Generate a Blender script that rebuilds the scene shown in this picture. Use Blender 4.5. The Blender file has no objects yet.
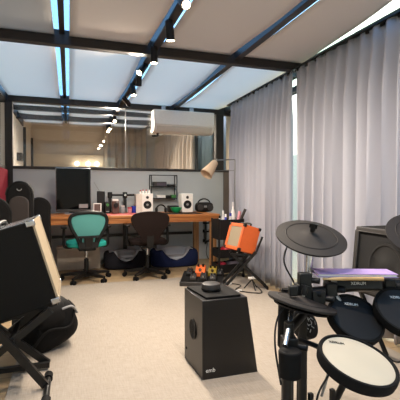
import bpy, bmesh, math, random
from mathutils import Vector, Matrix
random.seed(7)
C = bpy.context.scene.collection
R = math.radians
PI = math.pi

# ------------------------------------------------------------------ camera frame (metres; X right, Y into the room, Z up)
CAM = Vector((0, 0, 1.10)); YAW = R(18.35); PIT = R(-1.16); F = 395.0
fw = Vector((math.sin(YAW)*math.cos(PIT), math.cos(YAW)*math.cos(PIT), math.sin(PIT)))
rt = Vector((math.cos(YAW), -math.sin(YAW), 0)); up = rt.cross(fw)
def ray(u, v): return fw + rt*((u-200)/F) - up*((v-200)/F)
def atY(u, v, Y): d = ray(u, v); return CAM + d*(Y/d.y)
def atX(u, v, X): d = ray(u, v); return CAM + d*(X/d.x)
def atZ(u, v, z): d = ray(u, v); return CAM + d*((z-CAM.z)/d.z)
def atD(u, v, D): return CAM + ray(u, v)*D

# ------------------------------------------------------------------ materials
def lin(h):
    h = h.lstrip('#'); c = [int(h[i:i+2], 16)/255 for i in (0, 2, 4)]
    return tuple(x/12.92 if x <= .04045 else ((x+.055)/1.055)**2.4 for x in c) + (1,)
def nt(name):
    m = bpy.data.materials.new(name); m.use_nodes = True
    n = m.node_tree.nodes; l = m.node_tree.links
    return m, n, l, n['Principled BSDF'], n['Material Output']
def mat(name, col, rough=.6, metal=0, noise=0, nscale=30, bump=0, bscale=200, spec=.5, emit=None, estr=0):
    m, n, l, b, o = nt(name)
    c = lin(col)
    b.inputs['Base Color'].default_value = c; b.inputs['Roughness'].default_value = rough
    b.inputs['Metallic'].default_value = metal; b.inputs['Specular IOR Level'].default_value = spec
    tc = n.new('ShaderNodeTexCoord')
    t = n.new('ShaderNodeTexNoise'); t.inputs['Scale'].default_value = nscale; t.inputs['Detail'].default_value = 4
    l.new(tc.outputs['Object'], t.inputs['Vector'])
    mx = n.new('ShaderNodeMixRGB'); mx.blend_type = 'MULTIPLY'; mx.inputs[0].default_value = 1
    rp = n.new('ShaderNodeMapRange'); rp.inputs[1].default_value = .3; rp.inputs[2].default_value = .7
    rp.inputs[3].default_value = 1-(noise or .05); rp.inputs[4].default_value = 1
    l.new(t.outputs['Fac'], rp.inputs[0]); mx.inputs[1].default_value = c; l.new(rp.outputs[0], mx.inputs[2])
    l.new(mx.outputs[0], b.inputs['Base Color'])
    if bump:
        t2 = n.new('ShaderNodeTexNoise'); t2.inputs['Scale'].default_value = bscale; t2.inputs['Detail'].default_value = 3
        l.new(tc.outputs['Object'], t2.inputs['Vector'])
        bp = n.new('ShaderNodeBump'); bp.inputs['Strength'].default_value = bump; bp.inputs['Distance'].default_value = .01
        l.new(t2.outputs['Fac'], bp.inputs['Height']); l.new(bp.outputs[0], b.inputs['Normal'])
    if emit:
        b.inputs['Emission Color'].default_value = lin(emit); b.inputs['Emission Strength'].default_value = estr
    return m
def wood(name, c1, c2, scale=(1, 12, 12), rough=.45):
    m, n, l, b, o = nt(name)
    tc = n.new('ShaderNodeTexCoord'); mp = n.new('ShaderNodeMapping'); mp.inputs['Scale'].default_value = scale
    t = n.new('ShaderNodeTexNoise'); t.inputs['Scale'].default_value = 3; t.inputs['Detail'].default_value = 7; t.inputs['Distortion'].default_value = .6
    cr = n.new('ShaderNodeValToRGB'); cr.color_ramp.elements[0].color = lin(c1); cr.color_ramp.elements[1].color = lin(c2)
    cr.color_ramp.elements[0].position = .35; cr.color_ramp.elements[1].position = .68
    l.new(tc.outputs['Object'], mp.inputs[0]); l.new(mp.outputs[0], t.inputs['Vector']); l.new(t.outputs['Fac'], cr.inputs[0])
    l.new(cr.outputs[0], b.inputs['Base Color']); b.inputs['Roughness'].default_value = rough
    return m
def cloth(name, col, trans=0., weave=900, tcol=None):
    """woven cloth: diffuse, with some light passing through when trans > 0"""
    m, n, l, b, o = nt(name)
    b.inputs['Base Color'].default_value = lin(col); b.inputs['Roughness'].default_value = .95; b.inputs['Specular IOR Level'].default_value = .1
    tc = n.new('ShaderNodeTexCoord'); t = n.new('ShaderNodeTexNoise'); t.inputs['Scale'].default_value = weave; t.inputs['Detail'].default_value = 2
    l.new(tc.outputs['Object'], t.inputs['Vector'])
    bp = n.new('ShaderNodeBump'); bp.inputs['Strength'].default_value = .15; bp.inputs['Distance'].default_value = .002
    l.new(t.outputs['Fac'], bp.inputs['Height']); l.new(bp.outputs[0], b.inputs['Normal'])
    if trans:
        tr = n.new('ShaderNodeBsdfTranslucent'); tr.inputs[0].default_value = lin(tcol or col)
        mx = n.new('ShaderNodeMixShader'); mx.inputs[0].default_value = trans
        l.new(b.outputs[0], mx.inputs[1]); l.new(tr.outputs[0], mx.inputs[2]); l.new(mx.outputs[0], o.inputs[0])
    return m
def glass(name, col, gloss=.08):
    m, n, l, b, o = nt(name); n.remove(b)
    tr = n.new('ShaderNodeBsdfTransparent'); tr.inputs[0].default_value = lin(col)
    g = n.new('ShaderNodeBsdfGlossy'); g.inputs['Roughness'].default_value = .02
    fr = n.new('ShaderNodeFresnel'); ge = n.new('ShaderNodeNewGeometry'); mr = n.new('ShaderNodeMapRange')   # same reflectance from both faces of the thin pane
    mr.inputs[3].default_value = 1.5; mr.inputs[4].default_value = 1/1.5; l.new(ge.outputs['Backfacing'], mr.inputs[0]); l.new(mr.outputs[0], fr.inputs[0])
    ad = n.new('ShaderNodeMath'); ad.operation = 'MULTIPLY'; ad.inputs[1].default_value = gloss/.04
    l.new(fr.outputs[0], ad.inputs[0]); ad.use_clamp = True
    mx = n.new('ShaderNodeMixShader'); l.new(ad.outputs[0], mx.inputs[0])
    l.new(tr.outputs[0], mx.inputs[1]); l.new(g.outputs[0], mx.inputs[2]); l.new(mx.outputs[0], o.inputs[0])
    return m
def carpet(name, c1, c2):
    m, n, l, b, o = nt(name)
    tc = n.new('ShaderNodeTexCoord')
    def mapped(s):
        mp = n.new('ShaderNodeMapping'); mp.inputs['Scale'].default_value = s; l.new(tc.outputs['Object'], mp.inputs[0])
        t = n.new('ShaderNodeTexNoise'); t.inputs['Scale'].default_value = 6; t.inputs['Detail'].default_value = 5
        l.new(mp.outputs[0], t.inputs['Vector']); return t
    a = mapped((2, 22, 1)); d = mapped((22, 2, 1))
    ad = n.new('ShaderNodeMath'); ad.operation = 'ADD'; l.new(a.outputs['Fac'], ad.inputs[0]); l.new(d.outputs['Fac'], ad.inputs[1])
    rp = n.new('ShaderNodeMapRange'); rp.inputs[1].default_value = .75; rp.inputs[2].default_value = 1.25; l.new(ad.outputs[0], rp.inputs[0])
    mx = n.new('ShaderNodeMixRGB'); mx.inputs[1].default_value = lin(c1); mx.inputs[2].default_value = lin(c2)
    l.new(rp.outputs[0], mx.inputs[0]); l.new(mx.outputs[0], b.inputs['Base Color'])
    b.inputs['Roughness'].default_value = .95; b.inputs['Specular IOR Level'].default_value = .1
    bp = n.new('ShaderNodeBump'); bp.inputs['Strength'].default_value = .25; bp.inputs['Distance'].default_value = .006
    l.new(rp.outputs[0], bp.inputs['Height']); l.new(bp.outputs[0], b.inputs['Normal'])
    return m
def planks(name, c1, c2, mortar):
    m, n, l, b, o = nt(name)
    tc = n.new('ShaderNodeTexCoord')
    br = n.new('ShaderNodeTexBrick'); br.inputs['Scale'].default_value = 1; br.inputs['Brick Width'].default_value = 1.2
    br.inputs['Row Height'].default_value = .18; br.inputs['Mortar Size'].default_value = .003
    br.inputs['Color1'].default_value = lin(c1); br.inputs['Color2'].default_value = lin(c2); br.inputs['Mortar'].default_value = lin(mortar)
    l.new(tc.outputs['Object'], br.inputs['Vector']); l.new(br.outputs[0], b.inputs['Base Color']); b.inputs['Roughness'].default_value = .5
    return m

M = dict(
    black=mat('black_satin', '#0e0d0d', .5, spec=.35), blackm=mat('black_metal', '#0d0d0d', .42, .2), rubber=mat('black_rubber', '#100f0f', .8, bump=.1, spec=.2),
    frame=mat('dark_bronze_steel', '#2a2422', .45, .1), tolex=mat('black_tolex', '#131210', .85, bump=.25, bscale=500, spec=.2),
    cream=cloth('cream_grille_cloth', '#9b8d77'), chrome=mat('chrome', '#c8c8c8', .25, 1), steel=mat('brushed_steel', '#9a9a98', .35, .9),
    white=mat('white_plastic', '#f3efe9', .45), offwhite=mat('offwhite_paint', '#d9d2c8', .8),
    wall=mat('grey_white_wall_paint', '#bfc3c5', .85, noise=.04, nscale=5, bump=.05, bscale=90),
    beige=mat('beige_wall_paint', '#cac0b4', .85, noise=.05, nscale=4), creamwall=mat('cream_wall_paint', '#d8ccb8', .85),
    curtain=cloth('grey_curtain_cloth', '#c1c1ca', .22), curtain2=cloth('beige_curtain_cloth', '#c2b8ae', .14),
    shade=cloth('white_ceiling_shade_cloth', '#ece4da', .66, 500, tcol='#fbe8da'), dimmed=cloth('dimmed_beige_shade_cloth', '#dccfc4', .26, 500),  # beige cloth: weaker daylight over the front bay put into its translucency
    shade2=cloth('pale_grey_shade_cloth', '#c4c0ba', .35, 500),
    roofglass=glass('blue_roof_glass', '#b4d6ef', .03), clear=glass('clear_glass', '#eef4f0', .05), greenglass=glass('green_tinted_glass', '#d2e4da', .04), inner=glass('partition_glass', '#f2f2f0', .05),
    deskwood=wood('orange_brown_wood', '#8a4f22', '#b9763c'), legwood=wood('pale_brown_wood', '#94663f', '#b88656', (12, 12, 1)),
    red=mat('red_desk_mat', '#b2423c', .7), maroon=cloth('maroon_acoustic_cloth', '#7d2230'), teal=cloth('teal_mesh', '#528d89', 0, 400), tealseat=cloth('teal_seat_cloth', '#2f9c90'),
    brown=cloth('dark_brown_upholstery', '#221a18'), navy=cloth('navy_pet_bed_cloth', '#1d2544'), greycl=cloth('grey_plush', '#a2a5ad', 0, 120),
    darkgrey=cloth('charcoal_pet_bed_cloth', '#24242a'), box=mat('grey_brown_board', '#cbbeae', .9, noise=.15, nscale=8),
    screen=mat('dark_glossy_screen', '#050506', .06, spec=.25), silver=mat('silver_aluminium', '#b4b8be', .25, .8),
    orange=mat('orange_tolex', '#e2672a', .6, bump=.15, bscale=500), yellow=mat('yellow_enamel', '#86701c', .5), redp=mat('red_plastic', '#b8202c', .5),
    green=mat('green_plastic', '#1f9a58', .45), blue=mat('blue_plastic', '#2337a8', .45), pink=mat('pink_plastic', '#d9949c', .5),
    greyp=mat('grey_plastic', '#8b8a8a', .5), lilac=mat('lilac_paper_cover', '#9d86b8', .9, spec=.2), stick=wood('pale_stick_wood', '#b58d58', '#d3b07c', (3, 3, 3)),
    mesh_head=cloth('white_mesh_drumhead', '#bdb3a0', 0, 1500), padr=mat('dark_rubber_pad', '#131212', .6, bump=.12, bscale=350, spec=.35), cymbal=mat('dark_cymbal_rubber', '#1c1715', .65, bump=.08, bscale=300, spec=.35),
    bag=mat('black_nylon', '#0c0b0b', .8, spec=.2, bump=.2, bscale=60), postc=mat('brown_grey_post_paint', '#6f645c', .6), bagbrown=mat('brown_grey_pocket_cloth', '#2f2724', .8),
    speaker=mat('black_painted_board', '#110f10', .38, bump=.03, bscale=300), sidebd=mat('dark_grey_painted_board', '#2b2827', .5),
    grille=mat('black_grille_cloth', '#0e0d0e', .9, bump=.2, bscale=600), lamp=cloth('cream_lamp_shade', '#d6bda2', .15),
    lens=mat('lit_lamp_lens', '#fff2dc', .4, emit='#ffe6bd', estr=14), globe=mat('reflection_glow_ball', '#fff2dc', .4, emit='#fff0d8', estr=5),  # last one: glow standing in for reflected highlights
    carpet=carpet('cream_woven_carpet', '#a69c90', '#998f83'), floor=planks('greyed_oak_boards', '#a8906f', '#9b8465', '#6a5844'),
    ledgreen=mat('green_gadget_face', '#3c7a3c', .4), bottle=mat('pale_bottle_plastic', '#d8d4d2', .35), paper=mat('white_print', '#e6e6e4', .6),
    joint=mat('pale_silicone_joint', '#c9c7c3', .5), skyblock=mat('pale_blue_grey_sky_block', '#a9b3bd', .9), concrete=mat('pale_paving', '#b9b5ac', .9, noise=.1), outwall=mat('white_garden_wall', '#e8eae4', .9),
    foliage=mat('brown_photo_print', '#5b4038', .4), darkpaper=mat('dark_violet_cloth', '#4b4550', .8),
)

# ------------------------------------------------------------------ mesh builder
class MB:
    def __init__(s): s.bm = bmesh.new()
    def _add(s, verts, faces):
        vs = [s.bm.verts.new(v) for v in verts]
        for f in faces:
            try: s.bm.faces.new([vs[i] for i in f])
            except ValueError: pass
        return s
    def box(s, c, size, m=None):
        x, y, z = (q/2 for q in size); c = Vector(c)
        vs = [Vector((a*x, b*y, d*z)) for d in (-1, 1) for b in (-1, 1) for a in (-1, 1)]
        if m is not None: vs = [m @ v for v in vs]
        return s._add([c+v for v in vs], [(0, 2, 3, 1), (4, 5, 7, 6), (0, 1, 5, 4), (2, 6, 7, 3), (0, 4, 6, 2), (1, 3, 7, 5)])
    def hexa(s, p):   # 8 points: bottom ring 4, top ring 4
        return s._add([Vector(q) for q in p], [(3, 2, 1, 0), (4, 5, 6, 7), (0, 1, 5, 4), (1, 2, 6, 5), (2, 3, 7, 6), (3, 0, 4, 7)])
    def bar(s, p0, p1, w, h):  # rectangular bar between points
        p0, p1 = Vector(p0), Vector(p1); z = (p1-p0).normalized()
        x = Vector((0, 0, 1)).cross(z); x = x.normalized() if x.length > .01 else Vector((1, 0, 0)); y = z.cross(x)
        q = [x*(a*w/2)+y*(b*h/2) for a, b in ((-1, -1), (1, -1), (1, 1), (-1, 1))]
        return s.hexa([p0+i for i in q]+[p1+i for i in q])
    def cyl(s, p0, p1, r0, r1=None, n=20, caps=True):
        p0, p1 = Vector(p0), Vector(p1); r1 = r0 if r1 is None else r1
        z = (p1-p0).normalized(); x = z.orthogonal().normalized(); y = z.cross(x)
        v = [p0+(x*math.cos(2*PI*i/n)+y*math.sin(2*PI*i/n))*r0 for i in range(n)]+[p1+(x*math.cos(2*PI*i/n)+y*math.sin(2*PI*i/n))*r1 for i in range(n)]
        f = [(i, (i+1) % n, n+(i+1) % n, n+i) for i in range(n)]
        if caps: f += [tuple(range(n-1, -1, -1)), tuple(range(n, 2*n))]
        return s._add(v, f)
    def tube(s, pts, r, n=10, closed=False):
        pts = [Vector(p) for p in pts]; k = len(pts); rs = r if isinstance(r, (list, tuple)) else [r]*k
        ref = None; v = []
        for i, p in enumerate(pts):
            a = pts[(i-1) % k] if closed or i > 0 else p; b = pts[(i+1) % k] if closed or i < k-1 else p
            t = (b-a).normalized()
            if ref is None: ref = t.orthogonal().normalized()
            x = (ref - t*ref.dot(t)).normalized(); ref = x; y = t.cross(x)
            v += [p+(x*math.cos(2*PI*j/n)+y*math.sin(2*PI*j/n))*rs[i] for j in range(n)]
        f = [(i*n+j, i*n+(j+1) % n, ((i+1) % k)*n+(j+1) % n, ((i+1) % k)*n+j) for i in range(k if closed else k-1) for j in range(n)]
        if not closed: f += [tuple(range(n-1, -1, -1)), tuple((k-1)*n+j for j in range(n))]
        return s._add(v, f)
    def lathe(s, prof, m=None, n=40):   # prof: (r, z) list, spun about z; m: matrix
        v = []; f = []; k = len(prof)
        for r, z in prof:
            v += [Vector((max(r, 1e-4)*math.cos(2*PI*i/n), max(r, 1e-4)*math.sin(2*PI*i/n), z)) for i in range(n)]
        f = [(a*n+i, a*n+(i+1) % n, (a+1)*n+(i+1) % n, (a+1)*n+i) for a in range(k-1) for i in range(n)]
        f += [tuple(range(n-1, -1, -1)), tuple((k-1)*n+i for i in range(n))]
        if m is not None: v = [m @ q for q in v]
        return s._add(v, f)
    def prism(s, poly, d0, d1, m):   # poly in local xy, extruded in local z
        k = len(poly); v = [m @ Vector((x, y, d0)) for x, y in poly]+[m @ Vector((x, y, d1)) for x, y in poly]
        return s._add(v, [tuple(range(k-1, -1, -1)), tuple(range(k, 2*k))]+[(i, (i+1) % k, k+(i+1) % k, k+i) for i in range(k)])
    def blob(s, c, size, e=.6, m=None, nu=28, nv=16):   # superellipsoid
        def pw(x): return math.copysign(abs(x)**e, x)
        v = []; c = Vector(c)
        for a in range(nv+1):
            th = -PI/2+PI*a/nv
            for b in range(nu):
                ph = 2*PI*b/nu
                q = Vector((pw(math.cos(th))*pw(math.cos(ph))*size[0]/2, pw(math.cos(th))*pw(math.sin(ph))*size[1]/2, pw(math.sin(th))*size[2]/2))
                v.append(c+(m @ q if m is not None else q))
        f = [(a*nu+b, a*nu+(b+1) % nu, (a+1)*nu+(b+1) % nu, (a+1)*nu+b) for a in range(nv) for b in range(nu)]
        return s._add(v, f)
    def grid(s, fn, nu, nv, thick=0):
        v = [Vector(fn(i/nu, j/nv)) for j in range(nv+1) for i in range(nu+1)]
        f = [(j*(nu+1)+i, j*(nu+1)+i+1, (j+1)*(nu+1)+i+1, (j+1)*(nu+1)+i) for j in range(nv) for i in range(nu)]
        return s._add(v, f)
def finish(mb, name, material, parent=None, inv=None, bevel=0, sm=35, solid=0):
    bm = mb.bm
    bmesh.ops.remove_doubles(bm, verts=bm.verts, dist=1e-5)
    bmesh.ops.recalc_face_normals(bm, faces=bm.faces)
    me = bpy.data.meshes.new(name); o = bpy.data.objects.new(name, me); C.objects.link(o)
    if inv is not None: bmesh.ops.transform(bm, matrix=inv, verts=bm.verts)
    elif parent is None:
        xs = [v.co for v in bm.verts]
        loc = Vector(((min(v.x for v in xs)+max(v.x for v in xs))/2, (min(v.y for v in xs)+max(v.y for v in xs))/2, min(v.z for v in xs)))
        bmesh.ops.translate(bm, vec=-loc, verts=bm.verts); o.location = loc
    bm.to_mesh(me); bm.free()
    for p in me.polygons: p.use_smooth = True
    me.set_sharp_from_angle(angle=R(sm)); me.materials.append(M[material])
    if parent: o.parent = parent
    if solid:
        md = o.modifiers.new('solid', 'SOLIDIFY'); md.thickness = solid; md.offset = 0
    if bevel:
        md = o.modifiers.new('bevel', 'BEVEL'); md.width = bevel; md.segments = 2; md.limit_method = 'ANGLE'
    return o
def tag(o, label, cat, group=None):
    o['label'] = label; o['category'] = cat
    if group: o['group'] = group
    return o
class Thing:
    """an Empty at the thing's base; parts are given in world or local coordinates"""
    def __init__(s, name, label, cat, loc, rz=0, group=None, local=False):
        s.o = bpy.data.objects.new(name, None); C.objects.link(s.o); s.o.empty_display_size = .05
        s.o.location = loc; s.o.rotation_euler = (0, 0, rz); tag(s.o, label, cat, group)
        s.inv = Matrix.Identity(4) if local else (Matrix.Translation(loc) @ Matrix.Rotation(rz, 4, 'Z')).inverted()
    def part(s, name, mb, material, under=None, **k):
        return finish(mb, name, material, under or s.o, s.inv, **k)
def solo(name, mb, material, label, cat, group=None, **k): return tag(finish(mb, name, material, **k), label, cat, group)
def struct(name, mb, material, parent=None, **k):
    o = finish(mb, name, material, parent, Matrix.Identity(4) if parent else None, **k)
    if not parent: o['kind'] = 'structure'
    return o
def dup(root, loc, rz, label, group=None):
    r = root.copy(); C.objects.link(r); r.location = loc; r.rotation_euler = (0, 0, rz); r['label'] = label
    if group: r['group'] = group
    for ch in list(root.children):
        c = ch.copy(); C.objects.link(c); c.parent = r
        for g in ch.children:
            d = g.copy(); C.objects.link(d); d.parent = c
    return r
def B(c, size, m=None): return MB().box(c, size, m)
def BB(a, b): return MB().box([(a[i]+b[i])/2 for i in range(3)], [abs(b[i]-a[i]) for i in range(3)])
def rotz(a): return Matrix.Rotation(a, 3, 'Z')
def frame_m(c, x, y, z):
    m = Matrix.Identity(4)
    for i in range(3): m[i][0], m[i][1], m[i][2], m[i][3] = x[i], y[i], z[i], c[i]
    return m
def bez(pts, k=8):
    pts = [Vector(p) for p in pts]; out = []
    P = [pts[0]]+pts+[pts[-1]]
    for i in range(1, len(P)-2):
        for j in range(k):
            t = j/k; a, b, c, d = P[i-1], P[i], P[i+1], P[i+2]
            out.append(.5*((2*b)+(c-a)*t+(2*a-5*b+4*c-d)*t*t+(3*b-a-3*c+d)*t**3))
    return out+[pts[-1]]
def lettering(name, txt, size, m, material, parent=None, inv=None, ex=.0006):
    cu = bpy.data.curves.new(name, 'FONT'); cu.body = txt; cu.size = size; cu.extrude = ex; cu.align_x = 'CENTER'; cu.align_y = 'CENTER'
    cu.materials.append(M[material]); o = bpy.data.objects.new(name, cu); C.objects.link(o)
    o.matrix_basis = (inv @ m) if inv is not None else m
    bpy.context.view_layer.update()
    me = bpy.data.meshes.new_from_object(o); mo = bpy.data.objects.new(name, me); C.objects.link(mo)
    mo.matrix_basis = o.matrix_basis.copy(); bpy.data.objects.remove(o)
    if parent: mo.parent = parent
    return mo

# ================================================================== SETTING
XL, XR, YB, YW, YF = -.85, 2.62, -.6, 6.15, 10.3
ZB, ZT = 2.38, 2.51        # underside / top of roof beams
struct('floor', BB((XL-.1, YB-.1, -.08), (XR+.1, YF+.2, 0)), 'floor')
struct('ground_outside', BB((XR+.1, YB-3, -.12), (8, YF+4, -.05)), 'concrete')
struct('wall_outside', BB((5.2, YB-3, -.1), (5.35, YF+4, 2.0)), 'outwall')
# back partition: low painted wall, dark cap, glass above
wl = struct('wall_back', BB((XL, YW, 0), (2.55, YW+.1, 1.43)), 'wall')
struct('trim_1', BB((XL+.05, YW-.015, 1.43), (2.56, YW+.115, 1.47)), 'frame', bevel=.004)
w = struct('window_1', BB((-.74, YW+.045, 1.47), (.835, YW+.055, ZB)), 'inner')
struct('window_2', BB((.845, YW+.045, 1.47), (2.31, YW+.055, ZB)), 'inner')
struct('trim_2', BB((.834, YW+.043, 1.47), (.846, YW+.057, ZB)), 'joint')
struct('post_left', BB((XL, YW-.02, 0), (XL+.10, YW+.09, ZB)), 'frame', bevel=.004)
struct('post_right', BB((2.315, YW-.02, 1.47), (2.45, YW+.09, ZB)), 'frame', bevel=.004)
# left wall: low wall + glazing with posts, both rooms
wlo = struct('wall_left', BB((XL-.1, YB, 0), (XL, YW, 1.43)), 'wall')
struct('trim_3', BB((XL-.11, YB, 1.43), (XL+.01, YW-.03, 1.47)), 'frame')
struct('window_3', BB((XL-.055, YB, 1.47), (XL-.045, YW-.03, ZB)), 'inner')
struct('wall_neighbour_left', BB((XL-1.3, YB, 0), (XL-1.2, YF, 2.9)), 'beige')
struct('wall_rear', BB((XL-.1, YB-.1, 0), (-.6, YB, 2.6)), 'creamwall')
struct('wall_rear_right', BB((1.5, YB-.1, 0), (XR+.1, YB, 2.6)), 'creamwall')
struct('wall_rear_middle', BB((-.6, YB-.1, 0), (.5, YB, 2.6)), 'creamwall')
struct('trim_13', BB((.5, YB-.1, 2.2), (1.5, YB, 2.6)), 'creamwall')
struct('added_rear_window', BB((.5, YB-.06, 0), (1.5, YB-.05, 2.2)), 'clear')  # unseen glazing, added to let fill daylight in from behind the camera
for i, x in enumerate((.5, 1.44)): struct('trim_%d' % (16+i), BB((x, YB-.09, 0), (x+.06, YB-.02, 2.2)), 'frame')
struct('sky_block_slab', BB((XL-1.3, YB-.1, 2.6), (XL-.12, YF, 2.7)), 'creamwall')  # unseen slab added to keep bright sky out of the left glazing
struct('trim_15', BB((2.45, YW-.02, 0), (2.56, YW+.12, 1.43)), 'postc')
# right wall: cream return by the partition, glazing behind the curtains
struct('wall_right', BB((XR, 5.2, 0), (XR+.1, YW+.3, 2.6)), 'creamwall')
struct('sky_block_wall', BB((3.05, YW+.2, -.1), (3.2, YF+1, 3.2)), 'skyblock')  # added to block the overbright sky beyond the far side window
for i, y in enumerate((6.55, 7.6)): struct('trim_%d' % (21+i), BB((2.43, y, 0), (2.48, y+.05, 2.5)), 'frame')
struct('trim_4', BB((XR-.02, YB, ZB-.06), (XR+.08, 5.2, ZB)), 'frame')
struct('window_4', BB((XR+.02, YB, 0), (XR+.03, 5.2, ZB-.06)), 'clear')
for i, y in enumerate((.2, 1.9, 4.4)): struct('trim_%d' % (5+i), BB((XR-.02, y, 0), (XR+.05, y+.06, ZB-.06)), 'frame')
struct('window_5', BB((XR+.02, YB, ZB), (XR+.03, 5.2, ZT+.05)), 'greenglass')
# roof: cross beams, rafters, blue glass
for i, y in enumerate((1.25, 3.7)):
    struct('beam_%d' % (i+1), BB((XL-.1, y-.04, ZB), (XR+.05, y+.04, ZT)), 'frame', bevel=.004)
struct('beam_3', BB((XL-.1, YW-.02, ZB), (XR+.05, YW+.09, ZT)), 'frame', bevel=.004)
RX = (-.05, .77, 1.61, 2.50)
for i, x in enumerate(RX):
    hw_ = .022 if i == 0 else .032; struct('rafter_%d' % (i+1), BB((x-hw_, YB, 2.475 if i == 0 else 2.425), (x+hw_, 8.4, 2.545)), 'frame')
struct('window_6', BB((XL-.1, YB, 2.55), (2.31, 8.4, 2.56)), 'roofglass')
struct('window_7', BB((2.31, YB, 2.55), (XR+.1, 8.4, 2.56)), 'greenglass')
struct('trim_8', BB((XL-.1, YB, ZB), (XL+.02, 8.4, ZT)), 'frame')
# neighbouring room behind the glass
struct('wall_far', BB((XL, YF, 0), (2.6, YF+.1, 2.95)), 'beige')
struct('wall_far_left', BB((XL-.08, YW+.12, 0), (XL, YF, ZB)), 'offwhite')
struct('trim_20', BB((XL-.08, 8.3, ZB), (XL, YF, 2.95)), 'offwhite')
struct('window_9', BB((2.45, YW+.32, 0), (2.46, YF, 2.5)), 'clear')
struct('beam_4', BB((XL-.05, 6.72, ZB), (2.45, 6.79, ZT-.05)), 'frame')
struct('beam_5', BB((XL-.05, 7.40, ZB-.02), (2.45, 7.48, ZT-.03)), 'frame')
for i, y in enumerate((6.45, 8.5, 10.15)): struct('trim_%d' % (9+i), BB((XL, y, 1.3), (XL+.05, y+.06, ZB)), 'frame')
struct('trim_12', BB((XL, YF-.04, 0), (1.05, YF, 2.02)), 'creamwall')
struct('ceiling', MB().hexa([(XL-.1, 8.4, 2.53), (2.6, 8.4, 2.53), (2.6, YF+.1, 2.90), (XL-.1, YF+.1, 2.90), (XL-.1, 8.4, 2.57), (2.6, 8.4, 2.57), (2.6, YF+.1, 2.95), (XL-.1, YF+.1, 2.95)]), 'offwhite')

# ------------------------------------------------------------------ ceiling shades (sagging cloth between the beams)
def shade(x0, x1, y0, y1, sag, material, label, z=2.462, group='ceiling shades under the glass roof', ph=0., cut=0.):
    mb = MB()
    def fn(a, b):
        y = y0+(y1-y0)*b; x = x0+(x1-cut*(1-b)-x0)*a
        zz = z-sag*math.sin(PI*b)*(.75+.25*math.sin(PI*a))+.006*math.sin(9*b+4*a+ph)*math.sin(PI*b)
        return (x, y, zz)
    mb.grid(fn, 10, 24)
    return solo('ceiling_shade', mb, material, label, 'ceiling shade', group, solid=.003)
spans = [(XL+.05, RX[0]-.062), (RX[0]+.062, RX[1]-.072), (RX[1]+.055, RX[2]-.075), (RX[2]+.045, 2.35)]
nm = ['leftmost', 'second from the left', 'third from the left', 'rightmost']
for i, (a, b) in enumerate(spans):
    shade(a, b, 1.29, 3.66, .05, 'shade2' if i == 0 else 'dimmed', ['grey beige cloth ceiling shade above the black tilted amplifier, in front of the long beam',
          'warm brown cloth ceiling shade left of the spotlight track, in front of the long beam',
          'warm brown cloth ceiling shade right of the spotlight track, in front of the long beam',
          'warm brown cloth ceiling shade beside the right curtain, in front of the long beam'][i], ph=i, cut=.36 if i == 3 else 0)
    shade(a, b, 3.74, YW-.02, (.05, .05, .06, .07)[i], 'shade', ['white cloth ceiling shade beyond the long beam, against the left wall',
          'white cloth ceiling shade beyond the long beam, left of the spotlight track',
          'white cloth ceiling shade beyond the long beam, above the air conditioner',
          'white cloth ceiling shade beyond the long beam, along the left curtain'][i], ph=i+2)
    shade(a, b, YW+.1, 8.35, .02, 'shade', ['pale ceiling shade seen through the partition glass, at the far left',
          'pale ceiling shade seen through the partition glass, left of the far track',
          'pale ceiling shade seen through the partition glass, behind the air conditioner',
          'pale ceiling shade behind the right post of the partition'][i], group='ceiling shades of the room behind the glass', ph=i+4)
for i, (a, b) in enumerate(spans):
    o = None

# ------------------------------------------------------------------ curtains
def curtain(path, z0, z1, amp, pitch, material, label, name='curtain', flare=.25, group=None, seed=1):
    rnd = random.Random(seed)
    (xa, ya), (xb, yb) = path; L = math.hypot(xb-xa, yb-ya); tx, ty = (xb-xa)/L, (yb-ya)/L; nx, ny = -ty, tx
    nf = max(2, int(L/pitch)); ph = [rnd.uniform(-.5, .5) for _ in range(nf+2)]; am = [rnd.uniform(.65, 1.15) for _ in range(nf+2)]
    mb = MB(); nu = nf*12; nv = 14
    def fn(a, b):
        s = a*nf; k = int(min(s, nf-1)); f = s-k
        ph_ = ph[k]*(1-f)+ph[k+1]*f; A = am[k]*(1-f)+am[k+1]*f
        w = math.sin(2*PI*s+ph_*1.3*(1-b)+.5*math.sin(s*.7))
        w = math.copysign(abs(w)**.75, w)
        pinch = .22+.78*min(1, (1-b)*5)
        d = amp*A*w*pinch+.012*math.sin(3*s*.37+2)*(1-b)
        l = a*L+.35*amp*math.sin(4*PI*s)*(1-b)
        return (xa+tx*l+nx*d, ya+ty*l+ny*d, z0+(z1-z0)*b)
    mb.grid(fn, nu, nv)
    return solo(name, mb, material, label, 'curtain', group, solid=.003, sm=80)
curtain(((2.25, 5.36), (2.25, 3.665)), .015, 2.371, .06, .118, 'curtain', 'grey floor-length pleated curtain panel left of the bright slit', seed=3)
curtain(((2.25, 3.60), (2.25, .3)), .015, 2.371, .065, .14, 'curtain', 'grey floor-length pleated curtain panel right of the bright slit, behind the drum kit', seed=5)
t = Thing('curtain_rail', 'black ceiling curtain rail with small gliders above the grey curtains', 'curtain rail', (2.25, 2.8, 2.37))
t.part('rail', BB((2.222, .2, 2.374), (2.278, 5.45, 2.388)), 'blackm')
for k in range(30):
    y = .4+k*.168; t.part('glider', B((2.25, y, 2.362), (.012, .04, .02)), 'black')
curtain(((1.93, YF-.12), (.82, YF-.12)), .02, 2.74, .075, .15, 'curtain2', 'beige pleated curtain on the far wall behind the partition glass', seed=8)
curtain(((2.1, YF-.3), (2.1, 6.62)), .02, 2.45, .085, .24, 'curtain2', 'pale pleated curtain seen through the partition glass under the air conditioner', seed=9)

# ------------------------------------------------------------------ rug
solo('carpet', BB((-.33, .2, 0), (2.12, 4.85, .010)), 'carpet', 'cream woven carpet covering the middle of the room floor', 'carpet', bevel=.004)

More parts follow.
